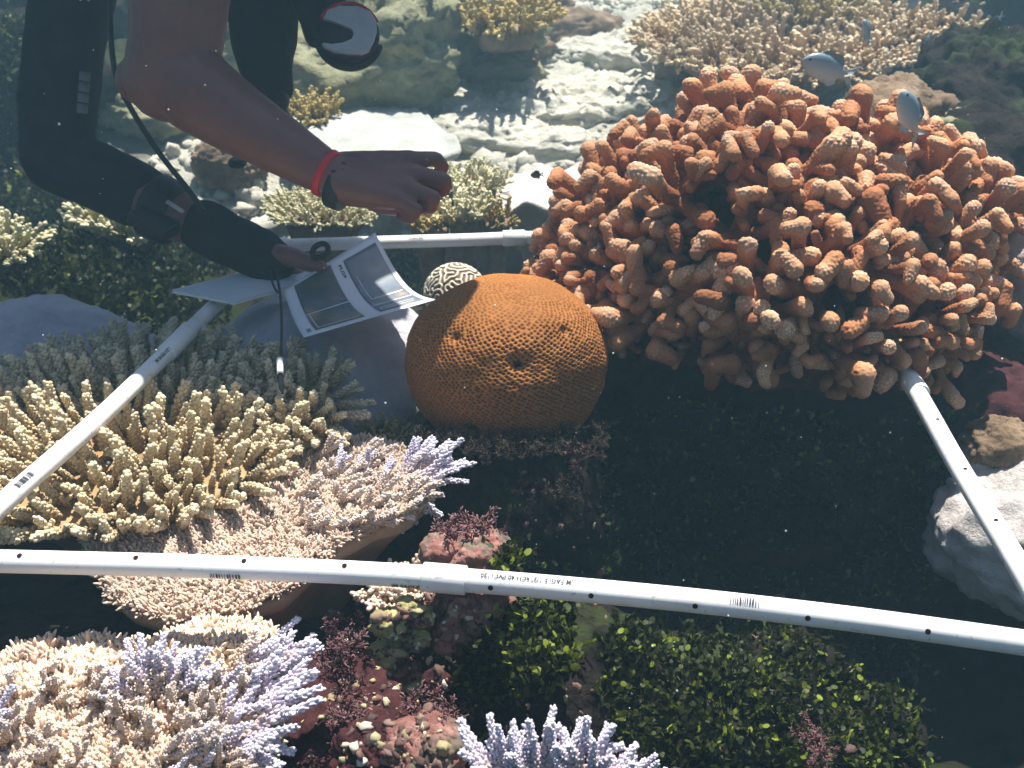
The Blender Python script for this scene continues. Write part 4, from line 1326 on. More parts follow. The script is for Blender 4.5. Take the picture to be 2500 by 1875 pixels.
TLc, BLc, BRc, TRc = G(692, 708, 0.036), G(742, 823, 0.028), G(1064, 731, 0.030), G(916, 567, 0.075)
def sheet(u, v_, lift=0.0):
    u, v_ = np.asarray(u, float), np.asarray(v_, float)
    p = ((1 - u) * (1 - v_))[:, None] * TLc + (u * (1 - v_))[:, None] * TRc + ((1 - u) * v_)[:, None] * BLc + (u * v_)[:, None] * BRc
    p[:, 2] += -0.030 * np.sin(math.pi * np.clip(v_, 0, 1)) * (0.35 + 0.65 * u) + lift
    return p
def sheet_patch(mb, u0, u1, v0, v1, lift, nu=24, nv=24, thick=0.0006):
    U, V = np.meshgrid(np.linspace(u0, u1, nu), np.linspace(v0, v1, nv))
    a = sheet(U.ravel(), V.ravel(), lift)
    b_ = sheet(U.ravel(), V.ravel(), lift - thick)
    i = (np.arange(nv - 1)[:, None] * nu + np.arange(nu - 1)[None]).ravel()
    q = np.stack((i, i + nu, i + nu + 1, i + 1), 1)
    N_ = nu * nv
    q2 = q[:, ::-1] + N_
    bd = list(range(nu - 1)) 
    e = []
    ring_ = [j for j in range(nu)] + [k * nu + nu - 1 for k in range(1, nv)] + [(nv - 1) * nu + j for j in range(nu - 2, -1, -1)] + [k * nu for k in range(nv - 2, 0, -1)]
    for x_, y_ in zip(ring_, ring_[1:] + ring_[:1]):
        e.append((x_, y_, y_ + N_, x_ + N_))
    mb.add(np.concatenate((a, b_)), np.concatenate((q, q2, np.array(e))), None, tip=np.concatenate((V.ravel(), V.ravel())))
book = empty('photo_sheet', sheet(np.array([0.5]), np.array([0.5]))[0], 'curled waterproof sheet with two printed reef photographs, lying over the slate', 'sheet')
mb = MB(); sheet_patch(mb, 0, 1, 0, 1, 0.0); mb.build('paper', M['paper'], book)
def print_mat(name, stops, warm, wpos):
    m, n, l, b = new_mat(name)
    c1 = ramp(n, l, tex_noise(n, l, 16, 5, 0.6), stops)
    f = ramp(n, l, tex_noise(n, l, 22, 4, 0.6), ((0.50, (0, 0, 0)), (0.62, (1, 1, 1))))
    g = ramp(n, l, attr(n), ((wpos - 0.25, (0, 0, 0)), (wpos, (1, 1, 1))))
    f = mixc(n, l, 1.0, f, g, 'MULTIPLY')
    l.new(mixc(n, l, f, c1, warm), b.inputs['Base Color'])
    b.inputs['Roughness'].default_value = 0.3
    return m
PA = print_mat('reef_print_grey', ((0.3, (0.10, 0.13, 0.19)), (0.55, (0.18, 0.21, 0.25)), (0.75, (0.32, 0.32, 0.31))), (0.45, 0.34, 0.25), 0.6)
PB = print_mat('reef_print_brown', ((0.3, (0.05, 0.085, 0.11)), (0.5, (0.10, 0.12, 0.11)), (0.7, (0.22, 0.15, 0.10))), (0.42, 0.22, 0.13), 0.55)
mb = MB(); sheet_patch(mb, 0.60, 0.955, 0.07, 0.90, 0.0009); mb.build('photo_print', PA, book)
mb = MB(); sheet_patch(mb, 0.10, 0.475, 0.04, 0.90, 0.0009); mb.build('photo_print', PB, book)
mb = MB()
for u0, u1, v0, v1 in ((0.645, 0.652, 0.25, 0.58), (0.645, 0.93, 0.575, 0.588), (0.60, 0.955, 0.70, 0.714), (0.63, 0.92, 0.79, 0.80), (0.63, 0.90, 0.84, 0.85), (0.63, 0.637, 0.79, 0.85), (0.10, 0.475, 0.50, 0.513), (0.125, 0.132, 0.51, 0.86), (0.125, 0.45, 0.85, 0.862)):
    sheet_patch(mb, u0, u1, v0, v1, 0.0013, 10, 6, 0.0002)
mb.build('print_frame_lines', M['paper'], book)
def sheet_text(body, u, v_, size):
    p2, tr = text_mesh(body, size)
    p2 -= p2.mean(0)
    # letters run down the left margin of the photographs
    mb = MB(); mb.add(sheet(u + p2[:, 1] / 0.26, v_ - (-p2[:, 0]) / 0.16, 0.0006), None, tr)
    mb.build('printed_code', M['ink'], book, smooth=False)
sheet_text('PLG9', 0.555, 0.17, 0.010)
sheet_text('D22', 0.06, 0.86, 0.010)
v = []
a = np.linspace(0, 2 * math.pi, 28)
rcn = P(782, 612, 1.60)
e1 = norm(P(800, 600, 1.60) - P(765, 625, 1.60)); e2 = norm(np.cross(e1, norm(CAM - rcn) + (0, 0, 0.2)))
v, q, t = tube(np.array([rcn + 0.0125 * math.cos(x_) * e1 + 0.009 * math.sin(x_) * e2 for x_ in a]), 0.0042, 10, cap=False)
mb = MB(); mb.add(v, q); mb.build('binder_ring', M['rubber'], book)
mk = thick_poly('pen_mark', [G(722, 684, 0.0262), G(733, 687, 0.0262), G(741, 684.5, 0.0262), G(733, 682.5, 0.0262)], 0.0004, M['ink'], sl)

pen = empty('pencil', P(688, 940, 1.36), 'dark pencil with a white collar dangling on a black cord from the gloved hand', 'pencil')
def pen_tube(pts, r, mat, name):
    w = np.array([P(*p_) for p_ in pts])
    k = np.linspace(0, len(w) - 1, 4 * len(w))
    k = np.stack([np.interp(k, np.arange(len(w)), w[:, i]) for i in range(3)], 1)
    for _ in range(3):
        k[1:-1] = 0.5 * k[1:-1] + 0.25 * (k[2:] + k[:-2])
    v, q, t = tube(k, np.interp(np.linspace(0, 1, len(k)), np.linspace(0, 1, len(np.atleast_1d(r))), np.atleast_1d(r)), 12)
    mb = MB(); mb.add(v, q, t); return mb.build(name, mat, pen)
pen_tube([(672, 655, 1.585), (680, 690, 1.57), (686, 730, 1.54), (688, 800, 1.47), (686, 880, 1.38)], 0.0019, M['rubber'], 'cord')
pen_tube([(660, 660, 1.585), (664, 690, 1.575), (675, 712, 1.56), (684, 716, 1.55)], 0.0016, M['rubber'], 'cord')
pen_tube([(683, 876, 1.375), (684, 912, 1.36)], 0.0042, M['slate'], 'collar')
pen_tube([(684, 910, 1.362), (687, 945, 1.358), (690, 962, 1.356)], (0.0036, 0.0034, 0.0012), M['rubber'], 'shaft')

# ------------------------------------------------------------------ fish
def fish_mat(name, back, belly):
    m, n, l, b = new_mat(name)
    l.new(ramp(n, l, attr(n), ((0.1, belly), (0.45, tuple((x + y) / 2 for x, y in zip(back, belly))), (0.8, back))), b.inputs['Base Color'])
    b.inputs['Roughness'].default_value = 0.35
    return m
CHROMIS = fish_mat('blue_green_fish_skin', (0.15, 0.23, 0.29), (0.52, 0.56, 0.54))
DARKFISH = fish_mat('dark_fish_skin', (0.02, 0.02, 0.035), (0.06, 0.05, 0.06))
def fish(label, c, nose, L, mat, group=None, tall=1.0):
    x = norm(nose); up = norm(np.array((0, 0, 1.0)) - x * x[2]); s_ = np.cross(up, x)
    mb = MB()
    prof = [(0.5, 0.02, 0.01), (0.46, 0.085, 0.04), (0.38, 0.15, 0.065), (0.25, 0.205, 0.085), (0.08, 0.225, 0.085), (-0.08, 0.19, 0.07), (-0.2, 0.125, 0.045), (-0.28, 0.07, 0.022), (-0.33, 0.055, 0.012)]
    n = 14
    a = np.linspace(0, 2 * math.pi, n, endpoint=False)
    V = np.array([[(px, math.cos(t_) * w, math.sin(t_) * h * tall) for t_ in a] for px, h, w in prof]).reshape(-1, 3)
    i = np.arange(len(prof) - 1)[:, None] * n; j = np.arange(n)[None]; j2 = (j + 1) % n
    q = np.stack((i + j, i + j2, i + n + j2, i + n + j), -1).reshape(-1, 4)
    tp = 0.5 + V[:, 2] / 0.45
    V = np.concatenate((V, [(0.51, 0, 0), (-0.335, 0, 0)])); tp = np.append(tp, (0.5, 0.5))
    t = [(len(prof) * n, (k + 1) % n, k) for k in range(n)] + [(len(prof) * n + 1, (len(prof) - 1) * n + k, (len(prof) - 1) * n + (k + 1) % n) for k in range(n)]
    Rm = np.stack((x, s_, up), 1)
    mb.add((V * L) @ Rm.T + c, q, t, tip=tp)
    def fin_(pts, th=0.008, tipv=0.6):
        p_ = np.array([(a_, 0, b_ * tall) for a_, b_ in pts]); k = len(p_)
        vv = np.concatenate((p_ + (0, th, 0), p_ - (0, th, 0)))
        mb.add((vv * L) @ Rm.T + c, [(i_, (i_ + 1) % k, k + (i_ + 1) % k, k + i_) for i_ in range(k)], [(0, i_, i_ + 1) for i_ in range(1, k - 1)] + [(k, k + i_ + 1, k + i_) for i_ in range(1, k - 1)], tip=tipv)
    fin_([(0.22, 0.19), (0.16, 0.27), (-0.02, 0.275), (-0.18, 0.26), (-0.24, 0.15), (-0.2, 0.10)], tipv=0.95)
    fin_([(0.02, -0.20), (-0.10, -0.27), (-0.22, -0.20), (-0.2, -0.1)], tipv=0.15)
    fin_([(-0.30, 0.05), (-0.40, 0.11), (-0.56, 0.20), (-0.43, 0.01)], tipv=0.4)
    fin_([(-0.30, -0.05), (-0.43, 0.0), (-0.56, -0.19), (-0.40, -0.11)], tipv=0.4)
    o = mb.build('fish', mat)
    tag(o, label, 'fish', group)
    for sd in (-1, 1):
        vv, qq, tt = sphere_grid(12, 8)
        m2 = MB(); m2.add((vv * (0.026, 0.012, 0.026) + (0.40, sd * 0.052, 0.055)) @ Rm.T * L + c, qq, tt)
        m2.build('eye', M['rubber'], o)
    return o
fish('pale blue-green fish facing left in front of the tan table coral', P(2022, 168, 1.9), (-0.92, -0.15, 0.30), 0.104, CHROMIS, 'blue-green reef fish')
fish('blue-green fish nosing upwards beside the brown coral', P(2222, 282, 1.42), (-0.50, -0.25, 0.80), 0.080, CHROMIS, 'blue-green reef fish')
fish('small blue fish head up in front of the olive coral', P(2116, 78, 2.1), (-0.45, -0.5, 0.75), 0.062, CHROMIS, 'blue-green reef fish')
fish('tiny pale fish below the rear tan table coral', P(2264, 98, 2.3), (-0.3, -0.4, -0.80), 0.034, CHROMIS, 'blue-green reef fish')
fish('tiny white-blue fish over the dark hollow at top right', P(2434, 50, 2.6), (-0.6, -0.2, -0.6), 0.04, CHROMIS, 'blue-green reef fish')
fish('tiny dark blue fish at the very top between tables', P(2228, 8, 2.5), (0.3, -0.6, 0.6), 0.05, CHROMIS, 'blue-green reef fish')
fish('small dark rounded fish above the white plate coral', P(1311, 427, 2.0), (-0.95, 0.1, -0.1), 0.024, DARKFISH, None, 1.25)

# ------------------------------------------------------------------ rocks and outcrops
bpy.context.view_layer.update()
def hit(px, py):
    r_ = Vector(P(px, py, 1.0) - CAM).normalized()
    ok, loc, nrm, idx = seabed.ray_cast(Vector(CAM), r_)
    return np.array(loc) if ok else P(px, py, 6)
def orock(label, px, py, radii, mat, seed, sink=0.3, knob=0.25, kf=5, amp=0.3, d=None, res=(90, 56), rot=0.0, cat='rock', name='reef_rock', top=None, k=1.0):
    radii = tuple(k * x for x in radii)
    c_ = hit(px, py) if d is None else P(px, py, d)
    c_ = c_ + (0, 0, radii[2] * (1 - 2 * sink) if d is None else 0)
    if top is not None:
        c_[2] = top - radii[2] * 1.1
    return rock(name, label, cat, c_, radii, mat, seed, amp, 2.0, knob, kf, res, rot)
orock('big yellow-green knobbly outcrop to the right of the regulator', 890, 190, (0.45, 0.40, 0.26), M['yrock'], 21, 0.35, 0.65, 9, 0.35, res=(150, 90))
orock('knobbly grey-green outcrop at the top behind the regulator', 960, 40, (0.55, 0.4, 0.32), M['yrock'], 22, 0.35, 0.65, 9, 0.35, res=(130, 80))
orock('upright greenish boulder left of the flat brown slab', 1065, 145, (0.075, 0.08, 0.11), M['yrock'], 23, 0.2, 0.2, 5)
orock('smaller greenish knob between outcrop and boulder', 1005, 130, (0.06, 0.07, 0.07), M['yrock'], 24, 0.2, 0.2, 5)
orock('rounded pale green boulder behind the upright one', 1130, 95, (0.10, 0.11, 0.11), M['yrock'], 25, 0.25, 0.12, 5)
orock('flat brown slab of rock on the pale floor', 1225, 138, (0.17, 0.12, 0.05), M['brock'], 26, 0.2, 0.1, 4)
orock('dark brown rock carrying the far bushy coral', 1240, 90, (0.22, 0.16, 0.13), M['brock'], 27, 0.3, 0.15, 4)
orock('long brown ridge running off to the upper right', 1380, 85, (0.20, 0.12, 0.06), M['brock'], 28, 0.3, 0.15, 4, rot=0.5)
orock('long grey rubble ridge with a shaded front', 1240, 262, (0.36, 0.16, 0.045), M['rubble'], 29, 0.62, 0.45, 7, 0.35, res=(150, 80))
orock('low grey rubble mound under the brown coral tips', 1500, 235, (0.30, 0.18, 0.035), M['rubble'], 30, 0.62, 0.45, 8, 0.3, res=(130, 70))
orock('rubble heap in the middle distance under the tan table', 1560, 120, (0.36, 0.24, 0.04), M['rubble'], 31, 0.62, 0.45, 8, 0.3, res=(130, 70))
orock('squarish grey block on the sand under the tan table', 1668, 222, (0.085, 0.07, 0.075), M['brock'], 32, 0.2, 0.1, 3, 0.2)
orock('pale lump on the inner edge of the wide plate coral', 945, 222, (0.09, 0.06, 0.05), M['rubble'], 33, 0.2, 0.4, 6)
orock('low broken rubble between plate coral and brown coral', 1190, 345, (0.17, 0.10, 0.05), M['rubble'], 34, 0.35, 0.4, 7)
orock('grey pebbly rubble patch left of the brown coral tips', 1330, 365, (0.18, 0.10, 0.035), M['rubble'], 35, 0.35, 0.4, 9)
orock('tan coral rock with a hole behind the brown coral', 2175, 340, (0.11, 0.12, 0.10), M['brock'], 36, 0.4, 0.25, 4, 0.3, d=1.98)
orock('yellow-green crusted rock right of the second fish', 2340, 395, (0.12, 0.11, 0.08), M['yrock'], 37, 0.4, 0.3, 6, 0.3, d=1.95, res=(130, 80))
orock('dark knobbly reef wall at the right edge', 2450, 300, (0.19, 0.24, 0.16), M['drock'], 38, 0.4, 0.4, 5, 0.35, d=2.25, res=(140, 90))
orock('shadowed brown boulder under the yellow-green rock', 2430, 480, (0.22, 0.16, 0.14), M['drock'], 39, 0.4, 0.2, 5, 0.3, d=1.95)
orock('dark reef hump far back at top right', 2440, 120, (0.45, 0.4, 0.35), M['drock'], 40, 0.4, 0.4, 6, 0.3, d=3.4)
orock('pale coral head on dark weed under the bare forearm', 570, 440, (0.085, 0.07, 0.07), M['brock'], 41, 0.2, 0.35, 6, 0.35)
orock('yellow-brown rock seen between the two arms', 400, 300, (0.16, 0.12, 0.06), M['yrock'], 42, 0.3, 0.35, 7, 0.35)
orock('dark overgrown mound behind the sleeved arm', 40, 260, (0.35, 0.30, 0.16), M['drock'], 43, 0.35, 0.3, 6, 0.35, res=(120, 70))
orock('dark weedy mound in the far left corner', 20, 90, (0.5, 0.35, 0.22), M['drock'], 44, 0.35, 0.3, 6, 0.35, res=(120, 70))
orock('pinkish lump on dark weed left of the slate', 480, 640, (0.035, 0.03, 0.05), M['pink'], 45, 0.1, 0.3, 4)
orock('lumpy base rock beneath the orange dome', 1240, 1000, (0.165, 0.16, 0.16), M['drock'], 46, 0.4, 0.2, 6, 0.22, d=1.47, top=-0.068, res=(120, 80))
orock('added dark rock standing in for shade under the front of the table coral', 300, 1350, (0.4, 0.14, 0.14), M['drock'], 47, 0.4, 0.15, 5, 0.2, d=1.2, top=-0.17)  # near-black rock put where a plate only lies in shade
orock('mauve encrusted boulder above the front pipe', 1150, 1360, (0.065, 0.05, 0.045), M['pink'], 48, 0.3, 0.45, 5, 0.3, d=1.14, k=0.66)
orock('smooth rosy stone left of the mauve boulder', 1070, 1345, (0.030, 0.03, 0.026), M['pink'], 49, 0.3, 0.12, 3, 0.2, d=1.12, k=0.66)
orock('salmon pink pitted rock below the front pipe', 1135, 1500, (0.055, 0.05, 0.045), M['pink'], 50, 0.3, 0.5, 4, 0.4, d=1.05, k=0.66)
orock('greyish grainy rock touching the pipe beside the salmon rock', 1205, 1470, (0.028, 0.03, 0.024), M['pink'], 51, 0.3, 0.3, 5, 0.3, d=1.03, k=0.66)
for i_, (px, py, rr_, lb) in enumerate(((945, 1520, .034, 'olive leaf-like lump under the small finger coral'), (1000, 1485, .026, 'crumbly yellow-green lump beside the salmon rock'), (1030, 1505, .024, 'rough yellow-green knob left of the salmon rock'),
                                     (1020, 1555, .026, 'middle yellow-green lump of the little column'), (950, 1590, .034, 'round yellow-green lump with pale end'), (985, 1640, .026, 'lilac-grey lump with white specks'),
                                     (1012, 1675, .024, 'double-headed pale yellow lump low in the column'), (1068, 1577, .011, 'single tiny yellow bead lump in the dark'))):
    orock(lb, px, py, (rr_, rr_ * .9, rr_ * .75), M['ylump'] if i_ != 5 else M['pink'], 60 + i_, 0.3, 0.22, 3, 0.5, d=1.01 + 0.004 * i_, k=0.46, res=(56, 36), cat='lump', name='sponge_lump')
orock('rough red crusted knob right of the yellow lumps', 1065, 1668, (0.02, 0.02, 0.018), M['maroon'], 70, 0.3, 0.3, 5, 0.4, d=1.0, k=0.66, res=(48, 32))
orock('rosy crusted rock at the bottom edge left of the lilac coral', 1040, 1840, (0.05, 0.05, 0.04), M['pink'], 71, 0.3, 0.45, 5, 0.4, d=0.92, k=0.66)
orock('dark red rock at the bottom between violet coral and lilac coral', 930, 1850, (0.06, 0.05, 0.045), M['maroon'], 72, 0.3, 0.45, 6, 0.4, d=0.94, k=0.66)
orock('dark reddish bank under the violet branches', 850, 1700, (0.12, 0.14, 0.08), M['maroon'], 73, 0.3, 0.35, 9, 0.3, d=1.08, top=-0.15)
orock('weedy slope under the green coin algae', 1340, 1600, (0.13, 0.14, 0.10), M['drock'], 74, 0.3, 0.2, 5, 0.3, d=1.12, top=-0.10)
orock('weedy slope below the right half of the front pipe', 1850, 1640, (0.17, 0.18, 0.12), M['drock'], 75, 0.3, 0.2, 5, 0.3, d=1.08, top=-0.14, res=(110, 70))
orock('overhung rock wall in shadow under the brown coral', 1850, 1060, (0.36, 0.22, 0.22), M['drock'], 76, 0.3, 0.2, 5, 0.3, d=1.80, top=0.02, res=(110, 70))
orock('pebbly grey rubble at the foot of the white coral', 2440, 1090, (0.05, 0.05, 0.035), M['brock'], 77, 0.3, 0.3, 6, 0.3, d=1.5)

# ------------------------------------------------------------------ weeds and ground cover
def tuft(name, label, cat, c, radius, n, L, meshes, mat, seed, up=0.5):
    rng = random.Random(seed)
    arrs = [mesh_arrays(m_) for m_ in meshes]
    mb = MB()
    for k in range(n):
        v, t, tp = rng.choice(arrs)
        d = norm((rng.gauss(0, 1), rng.gauss(0, 1), abs(rng.gauss(0, 1)) + up))
        o_ = np.array((rng.uniform(-1, 1), rng.uniform(-1, 1), rng.uniform(-.5, .5))) * radius
        mb.add(quat_rot(v, d, rng.uniform(0, 6)) * L * rng.uniform(.5, 1.2) + o_ + c, None, t, tip=tp)
    o = mb.build(name, mat)
    return tag(o, label, cat)
THIN = [acro_branch(700 + s, 1.0, 0.035, 7, 0.22, 0.03, 1.0, 0.35, 0.6, 0.2, M['purple'], n=5, forks=3) for s in range(4)]
tuft('red_weed', 'maroon branching weed right of the violet coral tips', 'weed', P(835, 1610, 1.02), np.array((0.016, 0.03, 0.05)), 60, 0.021, THIN, M['purple'], 1)
tuft('red_weed', 'maroon branching weed lower down near the violet coral', 'weed', P(850, 1750, 0.98), np.array((0.014, 0.03, 0.026)), 34, 0.019, THIN, M['purple'], 2)
tuft('red_weed', 'dusky purple weed tuft on the mauve boulder', 'weed', P(1135, 1318, 1.14), np.array((0.03, 0.02, 0.012)), 46, 0.026, THIN, M['purple'], 3)
tuft('red_weed', 'pinkish twiggy weed below the orange dome', 'weed', P(1420, 1130, 1.42), np.array((0.025, 0.02, 0.03)), 26, 0.024, THIN, M['purple'], 4)
tuft('red_weed', 'maroon weed between brown branches and dome', 'weed', P(1500, 800, 1.52), np.array((0.02, 0.02, 0.03)), 26, 0.022, THIN, M['purple'], 5)
tuft('red_weed', 'dusky weed at the left foot of the brown coral', 'weed', P(1350, 660, 1.70), np.array((0.02, 0.02, 0.02)), 34, 0.028, THIN, M['purple'], 6)
tuft('red_weed', 'rust red weed at the bottom edge beside the rosy rock', 'weed', P(1060, 1775, 0.95), np.array((0.02, 0.02, 0.02)), 40, 0.022, THIN, M['purple'], 7)
tuft('red_weed', 'pink weed sprig amid the green algae at lower right', 'weed', P(1990, 1830, 0.94), np.array((0.014, 0.02, 0.02)), 24, 0.016, THIN, M['purple'], 8)

M['turf'] = coral_mat('dark_shade_tuft', ((0.0, (0.010, 0.007, 0.006)), (0.6, (0.030, 0.020, 0.014)), (1.0, (0.09, 0.065, 0.045))), 0.2, 80)  # near-black colour for added tufts that imitate the dome foot's shade
SHADE_TUFTS = [acro_branch(740 + s_, 1.0, 0.035, 7, 0.22, 0.03, 1.0, 0.35, 0.6, 0.2, M['turf'], n=5, forks=3) for s_ in range(3)]
for lb, px, py, d_, n_t in (('added dark tuft standing in for shade at the front foot of the orange dome', 1235, 1105, 1.36, 60), ('added dark tuft standing in for shade at the dome foot by the lilac antlers', 1085, 1085, 1.38, 44), ('added dark tuft standing in for shade at the dome foot towards the brown coral', 1395, 1085, 1.40, 56), ('added brownish tuft standing in for shade in the hollow below the dome', 1330, 1190, 1.38, 36)):
    tuft('shade_tuft', lb, 'weed', P(px, py, d_), np.array((0.045, 0.03, 0.012)), n_t, 0.021, SHADE_TUFTS, M['turf'], n_t)
table('finger_coral', 'small dim olive coral tucked between grey mound and lilac antlers', 'coral', [(890, 1060), (920, 1040), (965, 1045), (985, 1075), (960, 1095), (910, 1090)], -0.11, OLIVE, M['olive'], 40, 0.028, 40, spread=0.9, thick=0.02, zdrop=0.1, pmat=M['drock'])
m, n, l, b = new_mat('green_coin_algae')
col = ramp(n, l, attr(n), ((0.0, (0.007, 0.009, 0.003)), (0.5, (0.025, 0.034, 0.006)), (0.85, (0.07, 0.085, 0.009)), (1.0, (0.17, 0.21, 0.018))))
l.new(col, b.inputs['Base Color'])
b.inputs['Roughness'].default_value = 0.55
b.inputs['Specular IOR Level'].default_value = 0.25
tr_ = n.new('ShaderNodeBsdfTranslucent'); l.new(col, tr_.inputs[0])
mx = n.new('ShaderNodeMixShader'); mx.inputs[0].default_value = 0.25
l.new(b.outputs[0], mx.inputs[1]); l.new(tr_.outputs[0], mx.inputs[2]); l.new(mx.outputs[0], n['Material Output'].inputs[0])
M['algae'] = m
def all_hit_setup():
    bpy.context.view_layer.update()
    return bpy.context.evaluated_depsgraph_get()
def algae(label, poly_px, nspr, seed, leaf=0.0045, bright=0.5, hgt=6, name='green_algae', zmax=0.02, brown=0.25):
    rng = random.Random(seed)
    dg = all_hit_setup()
    poly = np.array(poly_px, float)
    lo, hi = poly.min(0), poly.max(0)
    mb = MB()
    a6 = np.linspace(0, 2 * math.pi, 7, endpoint=False)
    disc = np.concatenate(([[0, 0, 0.12]], np.stack((np.cos(a6) * 1.05, np.sin(a6) * 0.85, np.zeros(7)), 1)))
    dt = np.array([(0, k + 1, (k + 1) % 7 + 1) for k in range(7)])
    cnt = 0; tries = 0
    while cnt < nspr and tries < nspr * 5:
        tries += 1
        p_ = lo + np.array((rng.random(), rng.random())) * (hi - lo)
        if not inside(p_[None], poly)[0]:
            continue
        r_ = Vector(P(p_[0], p_[1], 1.0) - CAM).normalized()
        ok, loc, nrm, fi, ob, mt = SC.ray_cast(dg, Vector(CAM), r_)
        top = ob
        while top is not None and top.parent is not None:
            top = top.parent
        if not ok or not (ob.name.startswith('seabed') or ob.name.startswith('reef_rock')):
            continue
        cnt += 1
        q_ = np.array(loc) - np.array(nrm) * 0.004
        d_ = norm(np.array(nrm) * 0.8 + np.array((rng.gauss(0, .5), rng.gauss(0, .5), 0.6 + rng.gauss(0, .3))))
        base = rng.betavariate(0.8, 2.4)
        br_ = rng.random() < brown
        for k in range(rng.randint(2, hgt)):
            s_ = leaf * rng.uniform(0.55, 1.2)
            nn_ = norm(np.cross(d_, np.array((rng.gauss(0, 1), rng.gauss(0, 1), rng.gauss(0, 1)))) + 0.2 * np.array((rng.gauss(0, .6), rng.gauss(0, .6), 1)))
            tone = min(1, max(0, base * (0.6 + bright) + 0.12 * k * bright + rng.gauss(0, .08)))
            mb.add(quat_rot(disc * s_, nn_, rng.uniform(0, 6)) + q_, None, dt, tip=tone)
            q_ = q_ + d_ * s_ * 1.6
            d_ = norm(d_ + np.array((rng.gauss(0, .35), rng.gauss(0, .35), rng.gauss(0, .25))))
        v, qd, tt = tube(np.array((np.array(loc) - np.array(nrm) * 0.004, (np.array(loc) + q_) / 2 + (rng.gauss(0, .002), rng.gauss(0, .002), 0), q_)), (0.0006, 0.0005, 0.0003), 3, cap=False)
        mb.add(v, qd, tip=0.25)
    o = mb.build(name, M['algae'], smooth=True)
    tag(o, label, 'algae', None, 'stuff')
    return o
algae('bright green coin-leaved algae under the front pipe', [(1130, 1600), (1240, 1480), (1340, 1440), (1390, 1480), (1400, 1620), (1330, 1700), (1200, 1720), (1090, 1690)], 1000, 1, 0.0042, 0.8, 6)
algae('green algae on the ledge just above the front pipe', [(1200, 1370), (1260, 1330), (1340, 1370), (1380, 1400), (1250, 1410)], 160, 2, 0.0046, 0.7, 5)
algae('dark green algae carpet below the right half of the front pipe', [(1480, 1520), (1700, 1500), (2240, 1580), (2250, 1900), (1560, 1900), (1460, 1720)], 2600, 3, 0.0033, 0.6, 6)
algae('shadowed algae in the crevice under the brown coral', [(1450, 1100), (1600, 980), (2050, 1020), (2250, 1150), (2300, 1300), (2250, 1480), (1900, 1480), (1480, 1420)], 2200, 4, 0.0036, 0.7, 5)
algae('algae fringe along the right-hand pipe', [(2230, 960), (2290, 980), (2380, 1180), (2330, 1330), (2270, 1250), (2260, 1100)], 320, 5, 0.0052, 0.8, 6)
algae('dark weed slope behind the sleeved arm', [(0, 420), (160, 420), (380, 560), (560, 620), (560, 780), (300, 860), (240, 800), (0, 780)], 1500, 6, 0.0060, 0.45, 6)
algae('weed patch behind the small brain coral', [(930, 650), (1060, 610), (1080, 680), (1020, 740), (960, 740)], 260, 7, 0.0052, 0.55, 6)
algae('far dim weed in the upper left', [(0, 60), (110, 60), (110, 400), (0, 420)], 500, 8, 0.010, 0.35, 6)

# broken chips of shell and crust lying in the hollow
m, n, l, b = new_mat('crust_chip')
l.new(ramp(n, l, attr(n), ((0.0, (0.05, 0.03, 0.025)), (0.3, (0.12, 0.055, 0.045)), (0.55, (0.21, 0.125, 0.10)), (0.75, (0.34, 0.30, 0.15)), (1.0, (0.62, 0.55, 0.48)))), b.inputs['Base Color'])
b.inputs['Roughness'].default_value = 0.85
bump(n, l, b, tex_noise(n, l, 300, 4), 0.6, 0.001)
M['chip'] = m
rng = random.Random(31)
dg = all_hit_setup()
mb = MB()
v0, q0, t0 = sphere_grid(7, 5)
for k in range(1100):
    if k < 600:
        px, py = rng.gauss(1010, 130), rng.uniform(1440, 1900)
    else:
        px, py = rng.uniform(1250, 2300), rng.uniform(1000, 1880)
    ok, loc, nrm, fi, ob, mt = SC.ray_cast(dg, Vector(CAM), Vector(P(px, py, 1.0) - CAM).normalized())
    if not ok or not ob.name.startswith(('seabed', 'reef_rock', 'sponge_lump')):
        continue
    s_ = 0.0012 + 0.0042 * rng.random() ** 3
    vv = v0 * (1 + 0.5 * np.array([rng.uniform(-1, 1) for _ in range(len(v0))]))[:, None] * np.array((rng.uniform(.8, 2.2), 1, rng.uniform(.4, 1))) * s_
    mb.add(quat_rot(vv, np.array(nrm) + np.array((rng.gauss(0, .5), rng.gauss(0, .5), 0)), rng.uniform(0, 6)) + np.array(loc), q0, t0, tip=rng.betavariate(0.9, 1.1) * (1.0 if k < 600 else 0.7))
o = mb.build('crust_chips', M['chip'])
tag(o, 'pink and pale chips of crust and shell on the dark ground', 'chips', None, 'stuff')

# specks drifting in the water
rg = np.random.default_rng(12)
mb = MB()
v0, q0, t0 = sphere_grid(6, 4)
for k in range(420):
    d_ = 0.5 + 2.0 * rg.random() ** 0.8
    mb.add(v0 * (0.00035 + 0.0007 * rg.random() ** 3) * d_ + P(rg.uniform(-100, 2600), rg.uniform(-100, 1950), d_), q0, t0)
M['speck'] = plain_mat('pale_speck', (0.75, 0.75, 0.70), 0.8, 0.1)
o = mb.build('marine_snow', M['speck'])
tag(o, 'tiny pale specks drifting in the water', 'specks', None, 'stuff')

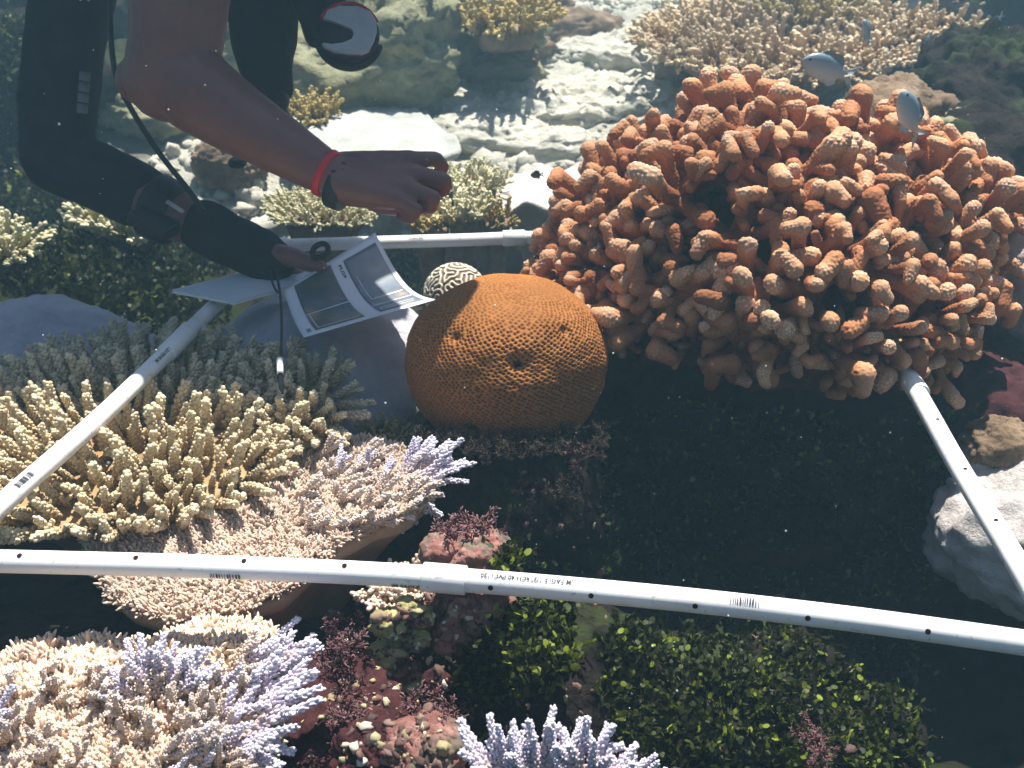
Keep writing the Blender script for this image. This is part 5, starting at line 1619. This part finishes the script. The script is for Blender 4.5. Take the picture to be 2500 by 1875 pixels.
# loose rubble on the pale floor
rng = random.Random(77)
mb = MB()
v0, q0, t0 = sphere_grid(8, 5)
cnt = 0
rg = np.random.default_rng(4)
rx, ry = rg.uniform(-1.2, 1.7, 20000), 2.3 + 3.6 * rg.random(20000) ** 1.3
ok_ = (zone(rx, ry) > 0.5) & (rg.random(20000) < 0.25 + np.maximum(0, fbm(np.stack((rx, ry, 0 * rx), 1), 1.5, 2, 4) * 2.5))
rx, ry = rx[ok_][:4200], ry[ok_][:4200]
rz = terrain(rx, ry)
for x_, y_, z_ in zip(rx, ry, rz):
    s_ = 0.006 + 0.030 * rng.random() ** 2.5
    d_ = np.array((rng.uniform(.7, 1.7), rng.uniform(.7, 1.3), rng.uniform(.5, 1.0))) * s_
    vv = v0 * (1 + 0.35 * np.array([rng.uniform(-1, 1) for _ in range(len(v0))]))[:, None] * d_
    mb.add(quat_rot(vv, (rng.gauss(0, .4), rng.gauss(0, .4), 1), rng.uniform(0, 6)) + (x_, y_, z_ + s_ * 0.2), q0, t0)
o = mb.build('rubble', M['rubble'])
tag(o, 'loose broken coral rubble strewn over the pale floor', 'rubble', None, 'stuff')

# ------------------------------------------------------------------ the water, and an added overhead sheet that dapples the sun
m, n, l, b = new_mat('dapple_pattern_sheet')  # flat unseen sheet; its transparency pattern is added to dapple sunlight
n.remove(b)
tc = n.new('ShaderNodeTexCoord')
wob = n.new('ShaderNodeTexNoise'); wob.inputs['Scale'].default_value = 2.2; wob.inputs['Detail'].default_value = 2
l.new(tc.outputs['Object'], wob.inputs['Vector'])
ad = n.new('ShaderNodeMixRGB'); ad.blend_type = 'ADD'; ad.inputs[0].default_value = 0.35
l.new(tc.outputs['Object'], ad.inputs[1]); l.new(wob.outputs['Color'], ad.inputs[2])
vo = n.new('ShaderNodeTexVoronoi'); vo.feature = 'SMOOTH_F1'; vo.inputs['Scale'].default_value = 5.5; vo.inputs['Smoothness'].default_value = 0.35
l.new(ad.outputs[0], vo.inputs['Vector'])
big = n.new('ShaderNodeTexNoise'); big.inputs['Scale'].default_value = 1.6; big.inputs['Detail'].default_value = 3
l.new(tc.outputs['Object'], big.inputs['Vector'])
c1 = ramp(n, l, vo.outputs['Distance'], ((0.15, (0.84, 0.84, 0.84)), (0.55, (1, 1, 1))))  # ripple light and dark tinted into the sheet, not refracted
c2 = ramp(n, l, big.outputs['Fac'], ((0.38, (0.76, 0.77, 0.78)), (0.55, (1, 1, 1))))
trn = n.new('ShaderNodeBsdfTransparent')
lw = n.new('ShaderNodeLayerWeight'); lw.inputs['Blend'].default_value = 0.5
c3 = ramp(n, l, lw.outputs['Facing'], ((0.28, (1, 1, 1)), (0.42, (0.20, 0.24, 0.30))))   # tint passes steep light, cuts low sky fill beyond an overhead window
l.new(mixc(n, l, 1.0, mixc(n, l, 1.0, c1, c2, 'MULTIPLY'), c3, 'MULTIPLY'), trn.inputs[0])
l.new(trn.outputs[0], n['Material Output'].inputs['Surface'])
mb = MB(); mb.add([(-40, -30, 1.45), (40, -30, 1.45), (40, 60, 1.45), (-40, 60, 1.45)], [(0, 1, 2, 3)])
ws_ = struct(mb.build('added_water_surface', m, smooth=False))
v, q = box((0, 8, -0.55), 33, 27, 1.85)
mb = MB(); mb.add(v, q)
m, n, l, b = new_mat('sea_water')
n.remove(b)
vol = n.new('ShaderNodeVolumePrincipled')
vol.inputs['Color'].default_value = (0.27, 0.49, 0.63, 1)
vol.inputs['Absorption Color'].default_value = (0.25, 0.60, 0.72, 1)
vol.inputs['Density'].default_value = 0.058
vol.inputs['Anisotropy'].default_value = 0.3
l.new(vol.outputs[0], n['Material Output'].inputs['Volume'])
haze = mb.build('haze', m, smooth=False)
haze['kind'] = 'stuff'
haze['label'] = 'blue-green sea water filling the scene'
